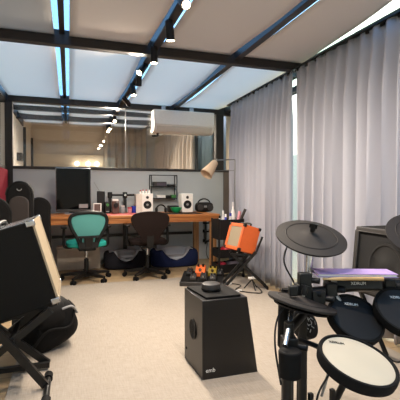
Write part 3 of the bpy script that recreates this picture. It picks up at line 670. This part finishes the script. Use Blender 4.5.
# ------------------------------------------------------------------ generic tilted amplifier in local frame: front faces local -X, tilt back about Y
def tilt_amp(name, label, loc, rz, size, tilt, body, front, rim, cornm, lift, handle=True):
    """size = (depth, width, height)"""
    D, W, H = size
    t = Thing(name, label, 'amplifier', loc, rz, local=True)
    T = Matrix.Translation((0, 0, lift)) @ Matrix.Rotation(tilt, 4, 'Y')
    def tb(a, b): 
        mb = BB(a, b); bmesh.ops.transform(mb.bm, matrix=T, verts=mb.bm.verts); return mb
    t.part('cabinet', tb((-D/2, -W/2, 0), (D/2, W/2, H)), body, bevel=.008)
    fr = MB()
    e = .035
    for a, b in (((-D/2-.012, -W/2, 0), (-D/2, W/2, e)), ((-D/2-.012, -W/2, H-e), (-D/2, W/2, H)), ((-D/2-.012, -W/2, e), (-D/2, -W/2+e, H-e)), ((-D/2-.012, W/2-e, e), (-D/2, W/2, H-e))):
        fr.box([(a[i]+b[i])/2 for i in range(3)], [abs(a[i]-b[i]) for i in range(3)])
    bmesh.ops.transform(fr.bm, matrix=T, verts=fr.bm.verts); t.part('front_rim', fr, rim, bevel=.003)
    g = t.part('grille', tb((-D/2-.006, -W/2+e, e), (-D/2-.001, W/2-e, H-e)), front)
    for a in (-1, 1):
        for b in (-1, 1):
            for c in (0, 1):
                cx_, cy_, cz_ = a*(D/2)-(.006 if a < 0 else 0), b*W/2, c*H
                t.part('corner_guard', tb((cx_-.026 if a > 0 else cx_-.008, cy_-.026 if b > 0 else cy_-.006, cz_-.03 if c else cz_-.006), (cx_+.006 if a > 0 else cx_+.026, cy_+.006 if b > 0 else cy_+.026, cz_+.006 if c else cz_+.03)), cornm, bevel=.004)
    if handle:
        hb = MB().tube(bez([(0, -.09, H+.004), (0, -.08, H+.028), (0, .08, H+.028), (0, .09, H+.004)]), .010)
        bmesh.ops.transform(hb.bm, matrix=T, verts=hb.bm.verts); t.part('handle', hb, 'black')
    return t, T
# orange combo amp facing the left, on a low stand
ap = Vector((1.845, 4.13, 0)); az = R(10)
tamp, T = tilt_amp('orange_amplifier', 'orange guitar amplifier with cream grille tilted back on a black stand', ap, az, (.22, .29, .30), R(17), 'orange', 'cream', 'orange', 'black', .425)
lm = T @ frame_m((-.21/2-.0066, 0, .165), (0, -1, 0), (0, 0, 1), (-1, 0, 0))
tamp.part('badge', MB().prism([(.022*math.cos(a)*(1 if i % 2 else .75), .03*math.sin(a)) for i, a in enumerate([2*PI*k/12 for k in range(12)])], 0, .002, lm), 'stick')
st = Thing('amplifier_stand', 'black folding stand with crossed legs under the orange amplifier', 'stand', ap, R(-16), local=True)
for s in (-1, 1):
    y = s*.10
    st.part('leg', MB().bar((-.20, y, .016), (.17, y+.012*s, .43), .03, .03), 'blackm'); st.part('crossed_leg', MB().bar((.31, y-.02*s, .016), (-.10, y-.012*s, .405), .03, .03), 'blackm')
st.part('foot_bar', MB().bar((.30, -.13, .014), (.30, .10, .014), .022, .022), 'rubber'); st.part('foot_bar', MB().bar((-.20, -.14, .014), (-.20, .10, .014), .022, .022), 'rubber')
for y in (-.12, .12): st.part('rest_bar', MB().bar((-.115, y, .41), (.115, y, .40), .016, .02), 'blackm')
for y in (-.12, .12): st.part('back_support', MB().bar((.17, y, .43), (.24, y, .60), .02, .02), 'blackm')
# little tripod beside the stand
q = atZ(252, 289, .01); t = Thing('table_tripod', 'small black tripod with a white head on the floor by the orange amplifier', 'tripod', (q.x, q.y, .01))
for k in range(3):
    a = 2*PI*k/3+.5; t.part('leg', MB().cyl((q.x+.09*math.cos(a), q.y+.09*math.sin(a), .014), (q.x, q.y, .12), .006, n=8), 'black')
t.part('head', B((q.x, q.y, .135), (.09, .03, .025)), 'white', bevel=.005)
for (u, v, lab, mt, sz) in ((229, 285, 'crumpled white paper scrap behind the black subwoofer', 'paper', (.07, .05, .03)), (238, 291, 'folded white leaflet on the carpet by the stand', 'paper', (.12, .06, .006))):
    q = atZ(u, v, .01); solo('paper_scrap', MB().blob((q.x, q.y, .011+sz[2]/2), sz, .7, rotz(.6)), mt, lab, 'paper')
q0 = atZ(240, 285, .015)
solo('floor_cable', MB().tube(bez([(1.66, 4.45, .016), q0, (1.75, 4.0, .016), (1.95, 3.8, .016), (2.05, 4.1, .016)]), .006), 'black', 'black cable curling on the carpet around the orange amplifier stand', 'cable')

# ------------------------------------------------------------------ pedalboard on floor
pc = atZ(205, 280.5, .05) + Vector((-.02, .03, 0)); pz = R(-24)
t = Thing('pedalboard', 'black slanted pedal board on the floor behind the subwoofer', 'pedalboard', (pc.x, pc.y, .01), pz, local=True)
t.part('board', MB().hexa([(-.25, -.17, 0), (.25, -.17, 0), (.25, .17, 0), (-.25, .17, 0), (-.25, -.17, .05), (.25, -.17, .05), (.25, .17, .11), (-.25, .17, .11)]), 'sidebd', bevel=.006)
t.part('top_cover', MB().hexa([(-.24, -.16, .053), (.24, -.16, .053), (.24, .16, .110), (-.24, .16, .110), (-.24, -.16, .058), (.24, -.16, .058), (.24, .16, .115), (-.24, .16, .115)]), 'rubber')
t.part('side_plate', BB((-.256, -.165, .005), (-.25, .165, .05)), 'steel')
PM = Matrix.Translation((pc.x, pc.y, .01)) @ Matrix.Rotation(pz, 4, 'Z')
def pedal(x, y, body, label, k=1.0):
    z = .058+(y+.16)*.178
    T2 = PM @ Matrix.Translation((x, y, z+.002)) @ Matrix.Rotation(R(10.1), 4, 'X') @ Matrix.Diagonal((k, k, k, 1))
    o = T2.translation
    t = Thing('effect_pedal', label, 'pedal', o, group='effect pedals on the pedal board')
    def tm(mb): bmesh.ops.transform(mb.bm, matrix=T2, verts=mb.bm.verts); return mb
    t.part('housing', tm(MB().hexa([(-.04, -.06, 0), (.04, -.06, 0), (.04, .06, 0), (-.04, .06, 0), (-.038, -.058, .035), (.038, -.058, .035), (.038, .058, .055), (-.038, .058, .055)])), body, bevel=.004)
    t.part('foot_switch', tm(MB().cyl((0, -.035, .035), (0, -.035, .056), .013)), 'chrome')
    for s in (-1, 1): t.part('knob', tm(MB().cyl((s*.02, .035, .05), (s*.02, .035, .07), .010)), 'black' if body != 'black' else 'chrome')
pedal(-.03, .065, 'orange', 'bright orange effect pedal on the pedal board', 1.5); pedal(.115, .07, 'yellow', 'mustard yellow effect pedal on the pedal board', 1.3)
pedal(-.16, .05, 'black', 'black effect pedal left of the orange pedal'); pedal(.02, -.09, 'black', 'black effect pedal in front of the orange pedal'); pedal(-.10, -.09, 'sidebd', 'dark grey effect pedal at the front left of the pedal board', .9); pedal(.13, -.09, 'sidebd', 'dark grey effect pedal at the front right of the pedal board', .9); pedal(.205, .06, 'black', 'black effect pedal right of the yellow pedal', .9)

# ------------------------------------------------------------------ subwoofer
z0 = .010
pa = atZ(202.4, 380.5, z0); pb = atZ(257, 371, z0); pd = atZ(184.4, 357.6, z0); Y0 = pa.y; xl = pa.x; Y1 = pd.y; z1 = atY(202.4, 301, Y0).z
Wd = pb.x-pa.x; Wt = Wd*.80
t = Thing('subwoofer', 'black wedge-shaped subwoofer with a round side port in the middle of the carpet', 'speaker', (xl+.15, (Y0+Y1)/2, z0))
t.part('cabinet', MB().hexa([(xl, Y0, z0), (xl+Wd, Y0, z0), (xl+Wd, Y1, z0), (xl-.01, Y1, z0), (xl, Y0, z1), (xl+Wt, Y0, z1), (xl+Wt, Y1, z1), (xl-.01, Y1, z1)]), 'speaker', bevel=.003)
m = frame_m((xl-.006, (Y0+Y1)/2, z0+.245), (0, -1, 0), (0, 0, 1), (-1, -.033, 0))
pr = t.part('port_ring', MB().lathe([(.062, 0), (.062, .004), (.057, .004), (.055, .0005)], m, 36), 'black'); 
t.part('port_hole', MB().lathe([(.056, .0), (.055, .0015), (.001, .0015)], m, 36), 'grille', under=pr)
t.part('screw', MB().cyl((xl-.004, Y1-.04, .09), (xl-.014, Y1-.04, .09), .008, n=12), 'black')
lm = frame_m((xl+.050, Y0-.0012, .062), (1, 0, 0), (0, 0, 1), (0, -1, 0)); lettering('logo', 'emb', .034, lm, 'paper', t.o, t.inv)
t2 = solo('speaker_pad', MB().hexa([(xl+.03, Y0+.02, z1+.001), (xl+.25, Y0+.02, z1+.001), (xl+.25, Y1-.02, z1+.001), (xl+.0, Y1-.02, z1+.001), (xl+.03, Y0+.02, z1+.013), (xl+.25, Y0+.02, z1+.013), (xl+.25, Y1-.02, z1+.013), (xl+.0, Y1-.02, z1+.013)]), 'rubber', 'thin black mat lying on the subwoofer', 'mat', bevel=.002)
q = atZ(211, 290, z1+.014); t = Thing('smart_speaker', 'round black smart speaker on the mat over the subwoofer', 'speaker', (q.x, q.y, z1+.013))
t.part('body', MB().lathe([(.052, z1+.013), (.058, z1+.018), (.060, z1+.045), (.056, z1+.056), (.050, z1+.059), (.001, z1+.060)], Matrix.Translation((q.x, q.y, 0))), 'sidebd')
t.part('light_ring', MB().lathe([(.0602, z1+.020), (.061, z1+.022), (.061, z1+.027), (.0602, z1+.029)], Matrix.Translation((q.x, q.y, 0))), 'rubber')

# ------------------------------------------------------------------ large black amp tilted on a stand (left foreground): grille faces right
D, W, H = .45, .52, .49; tl_ = R(16.4)
# front-bottom corner (right) at (-.054,.47), plane Y 2.40..2.92
T0 = Vector((-.054, 2.40+W/2, .47))
t = Thing('tilted_amplifier', 'large black amplifier with cream grille edge tilted back, left foreground', 'amplifier', (-.2, 2.66, .43))
ex = Vector((-math.cos(tl_), 0, -math.sin(tl_))); ez = Vector((-math.sin(tl_), 0, math.cos(tl_))); ey = Vector((0, 1, 0))
# depth runs to the left (and down), height runs up-left
AM = frame_m(T0, -ex, ey, ez)   # local x = towards grille (right), y = along width, z = height ; origin = front bottom middle
def am(mb): bmesh.ops.transform(mb.bm, matrix=AM, verts=mb.bm.verts); return mb
t.part('cabinet', am(BB((-D, -W/2, 0), (-.012, W/2, H))), 'tolex', bevel=.008)
fr = MB(); e = .03
for a, b in (((-.012, -W/2, 0), (0, W/2, e)), ((-.012, -W/2, H-e), (0, W/2, H)), ((-.012, -W/2, e), (0, -W/2+e, H-e)), ((-.012, W/2-e, e), (0, W/2, H-e))):
    fr.box([(a[i]+b[i])/2 for i in range(3)], [abs(a[i]-b[i]) for i in range(3)])
t.part('front_rim', am(fr), 'cream', bevel=.002)
t.part('grille', am(BB((-.011, -W/2+e, e), (-.004, W/2-e, H-e))), 'cream')
t.part('top_panel', am(BB((-D+.02, -W/2+.015, H), (-.03, W/2-.015, H+.003))), 'silver')
for y in (-W/2, W/2):
    for z in (0, H):
        for x in (0, -D):
            a = (x-.045 if x == 0 else x-.004, y-.004 if y < 0 else y-.03, z-.004 if z == 0 else z-.03); b = (x+.004 if x == 0 else x+.045, y+.03 if y < 0 else y+.004, z+.03 if z == 0 else z+.006)
            t.part('corner_guard', am(BB(a, b)), 'chrome', bevel=.006)
t.part('handle', am(MB().tube(bez([(-.2, -.14, H+.004), (-.2, -.12, H+.03), (-.2, .12, H+.03), (-.2, .14, H+.004)]), .012)), 'black')
st = Thing('amplifier_stand', 'black tubular stand holding up the large black amplifier, left foreground', 'stand', (-.2, 2.4, 0))
f1 = atZ(47, 393, .015); top1 = atY(7, 340, 2.47)
for y, nmx in ((f1.y+.06, 'a'), (2.62, 'b')):
    s = Vector((f1.x-.01, y, .03)); st.part('leg', MB().bar(s, Vector((-.46, y, .33)) if nmx == 'b' else Vector((-.40, y, .40)), .03, .04), 'blackm')
    st.part('crossed_leg', MB().bar(Vector((-.62, y+.03, .03)), Vector((-.10, y+.03, .44)), .03, .04), 'blackm')
f2 = atZ(54.5, 376, .026)
st.part('foot_bar', MB().cyl((f1.x, f1.y-.12, .026), (f1.x, f2.y, .026), .016), 'blackm')
for y in (f1.y-.12, f2.y): st.part('foot_cap', MB().cyl((f1.x, y-.03, .026), (f1.x, y+.03, .026), .024), 'rubber')
st.part('rear_foot_bar', MB().cyl((-.62, f1.y-.1, .026), (-.62, 2.75, .026), .016), 'blackm'); st.part('floor_bar', MB().bar((-.62, 2.58, .04), (f1.x+.0, 2.58, .04), .03, .03), 'blackm')
st.part('crossbar', MB().bar((-.30, f1.y+.06, .29), (-.30, 2.62, .29), .025, .025), 'blackm')
for y in (2.44, 2.86): st.part('rest', MB().bar((-.40, y, .365), (-.07, y, .452), .02, .02), 'blackm')

# padded bag below it
bc = Vector((-.165, 2.99, .17)); bm_ = (Matrix.Rotation(R(20), 3, 'Z') @ Matrix.Rotation(R(-20), 3, 'Y'))
t = Thing('drum_bag', 'black rounded padded bag with straps under the large tilted amplifier', 'bag', (bc.x, bc.y, .0))
t.part('body', MB().blob(bc, (.40, .36, .32), .62, bm_), 'bag')
t.part('flap', MB().blob(bc+Vector((.0, -.05, .07)), (.30, .30, .22), .8, bm_), 'rubber')
t.part('strap', MB().tube(bez([bc+bm_ @ Vector(p) for p in ((-.17, -.185, -.05), (-.04, -.20, .02), (.10, -.185, -.03), (.19, -.12, .04), (.205, .02, .06))]), .009, 8), 'rubber')
t.part('carry_handle', MB().tube(bez([bc+bm_ @ Vector(p) for p in ((.10, -.17, .10), (.17, -.16, .08), (.20, -.11, .0))]), .008, 8), 'greyp')
# gig bags behind the amplifier
def gig(name, label, x, y, w, d, h, rz=0, pocket=True, lean=0):
    t = Thing(name, label, 'bag', (x, y, 0), rz, local=True)
    n = 22; poly = []
    for i in range(n+1):
        a = PI*i/n; poly.append((w/2*math.cos(a), h-w*.55+w*.55*math.sin(a)))
    poly = [(w/2*.95, 0)]+poly+[(-w/2*.95, 0)]
    m = frame_m((0, 0, 0), (1, 0, 0), (0, 0, 1), (0, -1, 0))
    t.part('body', MB().prism(poly, -d/2, d/2, m), 'bag', bevel=.03)
    if pocket:
        pw = w*.36; pp = [(pw*math.cos(a), h-.24+pw*.8*math.sin(a)) for a in [PI*i/12 for i in range(13)]]
        t.part('front_pocket', MB().prism([(pw, .25)]+pp+[(-pw, .25)], d/2, d/2+.03, m), 'bagbrown', bevel=.012)
        t.part('badge', MB().tube([(.022*math.cos(a), -d/2-.002, h-.085-.02*math.sin(a)) for a in [PI*i/8 for i in range(9)]], .004, 6), 'greyp')
    t.part('zip', MB().tube([(x_*.985, -d/2-.001, z_*.995) for x_, z_ in poly[1:-1]], .004, 6), 'black')
    return t
q = atY(20.5, 190, 4.75); gig('gig_bag', 'upright black gig bag with a brown grey front pocket behind the tilted amplifier', q.x, 4.73, .27, .2, 1.22)
q = atY(39, 200, 5.3); q = atY(39, 200, 4.95); gig('soft_bag', 'slumped plain black bag between the gig bag and the desk end', q.x+.0, 4.99, .24, .2, 1.04, R(8), False)
q = atY(0, 205, 4.2); gig('backpack', 'dark backpack at the left wall below the maroon panel', q.x-.05, 4.2, .30, .2, 1.05, R(10), False)

# ------------------------------------------------------------------ DRUM KIT (one rack carrying pads)
def pad_m(u, v, dist, ratio, rot):
    c = atD(u, v, dist); b = (CAM-c).normalized(); x_ = (rt-b*rt.dot(b)).normalized(); y_ = b.cross(x_)
    r = R(rot); major = x_*math.cos(r)-y_*math.sin(r); im = x_*math.sin(r)+y_*math.cos(r)
    n = b*ratio+im*math.sqrt(1-ratio*ratio)
    return frame_m(c, major, n.cross(major), n), c, n
root = atD(300, 300, 1.6)
kit = Thing('electronic_drum_kit', 'black electronic drum kit with one pale mesh snare pad, right foreground', 'drum kit', (1.1, 1.4, 0))
def cym(mt, u, v, dist, px, ratio, rot, nmz='cymbal_pad'):
    m, c, n = pad_m(u, v, dist, ratio, rot); r = px*dist/F/2
    o = kit.part(nmz, MB().lathe([(.015, -.012), (r*.5, -.010), (r*.97, -.008), (r, -.004), (r*.995, .002), (r*.9, .004), (r*.6, .009), (r*.30, .014), (r*.20, .018), (r*.10, .022), (.001, .023)], m, 56), mt)
    rg = MB()
    for q in (.72,): rg.lathe([(r*q-.0015, .003+.016*(1-q)), (r*q, .0048+.016*(1-q)), (r*q+.0015, .003+.016*(1-q))], m, 56)
    kit.part('groove_ring', rg, mt, under=o)
    kit.part('wing_nut', MB().lathe([(.011, .03), (.013, .05), (.008, .07)], m, 16).box(m @ Vector((0, 0, .058)), (.034, .012, .02), m.to_3x3()), 'black', under=o)
    return m, c, n, r
def drum(mt, head, u, v, dist, px, ratio, rot, depth, text=None, tcol='paper', nmz='tom_pad'):
    m, c, n = pad_m(u, v, dist, ratio, rot); r = px*dist/F/2
    o = kit.part(nmz, MB().lathe([(r*.55, -depth), (r*.93, -depth), (r*.98, -depth+.006), (r, -.012), (r, .004), (r*.985, .010), (r*.93, .011), (r*.90, .004), (.001, .003)], m, 56), mt)
    kit.part('pad_head', MB().lathe([(r*.895, .0), (r*.89, .0065), (r*.6, .0085), (.001, .009)], m, 56), head, under=o)
    if text:
        x = (rt-n*rt.dot(n)).normalized(); y = n.cross(x); sn = tcol == 'black'
        lm = frame_m(c+n*.0095+y*r*(.55 if sn else .52)-x*r*(.38 if sn else .05), x, y, n); lettering('logo', text, r*(.12 if sn else .15), lm, tcol, o, kit.inv)
    return m, c, n, r
crash = cym('cymbal', 311, 237, 1.78, 70, .47, 13, 'cymbal_pad')
ride = cym('cymbal', 421, 235, 1.85, 66, .62, 20, 'cymbal_pad')
hh = cym('cymbal', 302, 302, 1.62, 69, .15, 16, 'hi_hat_pad')
hm, hc, hn, hr = hh
m2 = hm.copy(); m2.translation = hc-hn*.022
kit.part('lower_hi_hat_pad', MB().lathe([(.02, -.012), (hr*.5, -.008), (hr*.78, -.004), (hr*.80, .002), (.02, .006)], m2, 48), 'padr')
tom1 = drum('rubber', 'padr', 356, 318, 1.62, 57, .68, 38, .034, 'XDRUM')
tom2 = drum('rubber', 'padr', 404, 311, 1.62, 58, .68, 34, .034, 'XDRUM')
snare = drum('rubber', 'mesh_head', 357.5, 361, 1.36, 79, .50, 27, .034, 'XDRUM', 'black', 'snare_pad')
# rack tubes
RL = atD(303, 292, 1.68); RRt = atD(425, 281, 1.78)
def bar(name, a, b, r, mt='blackm', under=None): return kit.part(name, MB().cyl(a, b, r, n=16), mt, under)
bar('rack_tube', RL, RRt, .018)
LL = Vector((RL.x-.01, RL.y-.02, 0)); p_top = Vector((RL.x, RL.y, RL.z+.05))
bar('rack_post', Vector((RL.x, RL.y, .02)), p_top, .019)
bar('rack_post', Vector((RRt.x, RRt.y, .02)), RRt+Vector((0, 0, .05)), .019)
lp = atD(289, 330, 1.5)
bar('rack_post', Vector((lp.x, lp.y, .02)), atD(289, 322, 1.5), .019)
bar('rack_tube', lp, Vector((RL.x, RL.y, lp.z)), .018)
for px_ in (lp, RL, RRt): kit.part('foot', MB().cyl((px_.x, px_.y, 0.01), (px_.x, px_.y, .04), .03), 'rubber')
def clamp(c, s=.05): return kit.part('clamp', MB().box(c, (s, s, s*1.15), rotz(-.3)).cyl(Vector(c)+Vector((s*.4, -s*.4, 0)), Vector(c)+Vector((s*.9, -s*.9, 0)), s*.25, n=12), 'black', bevel=.006)
clamp(RL, .062); clamp(RL+Vector((.0, -.01, .055)), .05); clamp(atD(289, 345, 1.5), .055); clamp(atD(330, 289, 1.70)); clamp(atD(388, 285, 1.74)); clamp(RL+Vector((.05, -.03, -.02)), .055)
# crash stem, ride stem
cc = crash[1]; bar('cymbal_stem', Vector((cc.x-.012, cc.y, RL.z+.02)), cc-crash[2]*.008, .016, 'chrome'); bar('cymbal_stem', RRt, ride[1]-ride[2]*.008, .011, 'chrome')
bar('hi_hat_rod', atD(292, 311, 1.56), atD(285, 346, 1.43), .010, 'chrome')
bar('hi_hat_spindle', hc-hn*.005, hc+hn*.06, .006, 'steel')
kit.part('hi_hat_clutch', MB().box(atD(293, 290.5, 1.60), (.034, .034, .04), rotz(-.3)), 'black', bevel=.004)
# tom arms
def arm(a, b, mt='blackm'): kit.part('pad_arm', MB().tube(bez([a, (Vector(a)+Vector(b))/2+Vector((0, 0, .015)), b]), .010), mt)
arm(atD(331, 289, 1.70), tom1[1]-tom1[2]*.05, 'steel'); arm(atD(388, 285, 1.74), tom2[1]-tom2[2]*.05, 'steel')
arm(atD(300, 340, 1.55), snare[1]-snare[2]*.04); 
for tt in (tom1, tom2, snare): kit.part('pad_mount', MB().cyl(tt[1]-tt[2]*.05, tt[1]-tt[2]*.085, .035, .028), 'black')
# drum module
mc = atD(356, 283.5, 1.70); b = -fw; y_ = Vector((0, 0, 1)); nrm = Vector((-.32, -.80, .5)).normalized(); xx = y_.cross(nrm).normalized(); yy_ = nrm.cross(xx)
xx = Vector((.93, -.36, 0)).normalized(); nrm = xx.cross(Vector((.1, .3, .95)).normalized()).normalized()
yy_ = nrm.cross(xx).normalized(); mm = frame_m(mc, xx, yy_, nrm)
md = kit.part('drum_module', MB().prism([(-.115, -.028), (.115, -.028), (.115, .028), (-.115, .028)], -.10, 0, mm), 'black', bevel=.008)
lettering('logo', 'XDRUM', .018, mm @ Matrix.Translation((.01, 0, .001)), 'paper', md, kit.inv)
kit.part('display', MB().prism([(-.105, .004), (-.08, .004), (-.08, .020), (-.105, .020)], 0, .002, mm), 'greyp', under=md)
for i in range(4): kit.part('button', MB().prism([(.03+i*.02, .012), (.043+i*.02, .012), (.043+i*.02, .02), (.03+i*.02, .02)], 0, .003, mm), 'greyp', under=md)
# kick pad on its tower, left of the rack
kp, kc, kn = pad_m(308, 323, 1.72, .55, 70)
kit.part('kick_pad', MB().lathe([(.03, -.05), (.062, -.045), (.066, -.02), (.066, 0), (.058, .006), (.001, .008)], kp, 40), 'padr')
pt = MB()
rnd = random.Random(4)
for i in range(16):
    a = rnd.uniform(0, 2*PI); r0 = rnd.uniform(.01, .045); pt.box(kp @ Vector((r0*math.cos(a), r0*math.sin(a), .0075)), (.018, .004, .001), (kp.to_3x3() @ Matrix.Rotation(a*2, 3, 'Z')))
kit.part('kick_pad_print', pt, 'paper')
bar('kick_tower', Vector((kc.x, kc.y+.05, .02)), kc-kn*.03, .022)
# drum-like cylinder on the left post
qa, qb = atD(279, 362, 1.42), atD(301, 364, 1.50)
kit.part('side_trigger', MB().cyl(atD(290, 350, 1.44), atD(290, 377, 1.44), .042, .040, 32), 'rubber', bevel=.006)
bar('side_leg', atD(287, 377, 1.44), Vector((atD(287, 400, 1.44).x, atD(287, 400, 1.44).y, .02)), .018)
kit.part('side_boot', MB().lathe([(.022, .0), (.038, .02), (.036, .20), (.02, .28)], Matrix.Translation((atD(286, 330, 1.80).x, atD(286, 330, 1.80).y, .38)), 28), 'bag')
bar('side_boot_stem', Vector((atD(286, 330, 1.80).x, atD(286, 330, 1.80).y, .012)), Vector((atD(286, 330, 1.80).x, atD(286, 330, 1.80).y, .39)), .02)
bar('rear_leg', atD(388, 295, 1.80), Vector((atD(350, 360, 1.8).x-.08, atD(350, 360, 1.8).y+.08, .012)), .016)
# cables of the kit
def cab(pts, lab): solo('drum_cable', MB().tube(bez(pts, 6), .0038, 8), 'black', lab, 'cable', 'drum kit cables')
cab([cc-crash[2]*.02+Vector((-.10, .02, -.01)), atD(284, 262, 1.75), atD(296, 288, 1.72), atD(300, 320, 1.66)], 'thin black cable hanging from the left cymbal pad of the drum kit')
cab([atD(285, 306, 1.58), atD(277, 320, 1.56), atD(275, 345, 1.52), atD(281, 385, 1.45)], 'thin black cable looping below the hi-hat pad')
cab([atD(345, 340, 1.6), atD(330, 372, 1.5), atD(318, 395, 1.46), atD(312, 430, 1.44)], 'black cable dangling under the snare pad')
cab([atD(378, 335, 1.68), atD(384, 352, 1.7), atD(396, 362, 1.66), atD(410, 358, 1.6)], 'black cable loop under the right tom pad')
# kick pedal at the floor in front of tower + black boot shapes
q = atD(335, 392, 1.62)
t = Thing('kick_pedal', 'black and silver kick pedal below the snare pad', 'pedal', (q.x, q.y, .01))
t.part('base_plate', BB((q.x-.05, q.y-.18, .011), (q.x+.05, q.y+.12, .022)), 'steel')
t.part('footboard', MB().hexa([(q.x-.04, q.y-.17, .03), (q.x+.04, q.y-.17, .03), (q.x+.045, q.y+.08, .10), (q.x-.045, q.y+.08, .10), (q.x-.04, q.y-.17, .042), (q.x+.04, q.y-.17, .042), (q.x+.045, q.y+.08, .112), (q.x-.045, q.y+.08, .112)]), 'black', bevel=.004)
for s in (-1, 1): t.part('post', MB().bar((q.x+s*.055, q.y+.09, .02), (q.x+s*.055, q.y+.09, .24), .018, .018), 'blackm')
t.part('beater', MB().cyl((q.x, q.y+.09, .22), (q.x, q.y+.02, .40), .006).blob((q.x, q.y+.01, .42), (.05, .05, .06), 1), 'greyp')
# lilac folder and sticks on the module
lc = atD(354, 272.5, 1.70); lz = mc.z+.036
fo = Thing('lilac_folder', 'lilac folder lying across the top of the drum module', 'folder', (lc.x, lc.y, lz))
lx = xx; ly = Vector((.36, .93, 0)).normalized()
fm = frame_m(Vector((lc.x, lc.y, lz)), lx, ly, (0, 0, 1))
fo.part('cover', MB().prism([(-.165, -.05), (.165, -.05), (.165, .07), (-.165, .07)], .012, .015, fm).prism([(-.165, -.05), (.165, -.05), (.165, .07), (-.165, .07)], 0, .003, fm).prism([(-.165, .067), (.165, .067), (.165, .07), (-.165, .07)], 0, .015, fm), 'lilac')
fo.part('pages', MB().prism([(-.16, -.046), (.16, -.046), (.16, .066), (-.16, .066)], .003, .012, fm), 'paper')
sa = fm @ Vector((-.15, -.062, -.004)); sb_ = fm @ Vector((.10, -.058, -.002))
solo('drumstick', MB().tube([sa, sa+(sb_-sa)*.03, sa+(sb_-sa)*.06, sa+(sb_-sa)*.2, sb_], [.003, .006, .004, .007, .008]), 'stick', 'pale wooden drumstick in front of the lilac folder', 'drumstick')

# ------------------------------------------------------------------ black combo amp by the curtain (front faces the left wall)
AX = 1.76; ya, yb2 = 2.12, 1.64; zb_, zt_ = .48, .877
t = Thing('black_amplifier', 'black combo amplifier with a round speaker behind the drum kit, near the curtain', 'amplifier', (AX+.12, (ya+yb2)/2, zb_))
sk = .03  # leans back a little
def lean(mb):
    for v in mb.bm.verts: v.co.x += (v.co.z-zb_)*.10
    return mb
t.part('cabinet', lean(BB((AX, yb2, zb_), (AX+.24, ya, zt_))), 'tolex', bevel=.008)
fr = MB(); e = .028
for a, b in (((yb2, zb_), (ya, zb_+e)), ((yb2, zt_-e), (ya, zt_)), ((yb2, zb_+e), (yb2+e, zt_-e)), ((ya-e, zb_+e), (ya, zt_-e))):
    fr.box((AX-.012, (a[0]+b[0])/2, (a[1]+b[1])/2), (.024, abs(b[0]-a[0]), abs(b[1]-a[1])))
t.part('front_rim', lean(fr), 'sidebd', bevel=.005)
g = t.part('grille', lean(BB((AX-.008, yb2+e, zb_+e), (AX-.001, ya-e, zt_-e))), 'grille')
mcn = frame_m((AX-.009, (ya+yb2)/2-.02, zb_+.18), (0, -1, 0), (0, 0, 1), (-1, 0, 0))
t.part('speaker_cone', lean(MB().lathe([(.135, -.002), (.135, .006), (.122, .006), (.115, .001), (.06, -.0), (.045, .004), (.001, .006)], mcn, 40)), 'padr', under=g)
st = Thing('amplifier_stand', 'black stand holding the combo amplifier behind the drum kit', 'stand', (AX+.12, (ya+yb2)/2, 0))
for y in (ya-.06, yb2+.06):
    st.part('leg', MB().bar((AX+.0, y, .012), (AX+.22, y, zb_-.01), .022, .022), 'blackm'); st.part('crossed_leg', MB().bar((AX+.24, y+.025, .012), (AX+.02, y+.025, zb_-.01), .022, .022), 'blackm')
st.part('top_rail', MB().bar((AX+.02, yb2+.03, zb_-.012), (AX+.02, ya-.03, zb_-.012), .022, .022).bar((AX+.22, yb2+.03, zb_-.012), (AX+.22, ya-.03, zb_-.012), .022, .022), 'blackm')

# ================================================================== LIGHT, CAMERA
w = bpy.data.worlds.new('World'); bpy.context.scene.world = w; w.use_nodes = True
n = w.node_tree.nodes; l = w.node_tree.links; bg = n['Background']
sky = n.new('ShaderNodeTexSky'); sky.sky_type = 'NISHITA'; sky.sun_disc = False; sky.sun_elevation = R(40); sky.sun_rotation = R(60); sky.dust_density = 5; sky.air_density = 1.0
mxs = n.new('ShaderNodeMixRGB'); mxs.inputs[0].default_value = .8; mxs.inputs[2].default_value = (1.0, .975, .94, 1)   # thin overcast over the clear sky
l.new(sky.outputs[0], mxs.inputs[1]); l.new(mxs.outputs[0], bg.inputs['Color']); bg.inputs['Strength'].default_value = .85

sc = bpy.context.scene
cd = bpy.data.cameras.new('camera'); co = bpy.data.objects.new('camera', cd); C.objects.link(co); sc.camera = co
cd.sensor_width = 36; cd.lens = 36*F/400; cd.clip_start = .02
co.matrix_world = frame_m(CAM, rt, up, -fw)
sc.view_settings.view_transform = 'Standard'; sc.view_settings.look = 'None'; sc.view_settings.gamma = 1; sc.view_settings.use_curve_mapping = False
sc.view_settings.exposure = 1.3
sc.cycles.max_bounces = 10; sc.cycles.diffuse_bounces = 5; sc.cycles.transparent_max_bounces = 16
sc.cycles.sample_clamp_indirect = 6; sc.cycles.caustics_reflective = False; sc.cycles.caustics_refractive = False
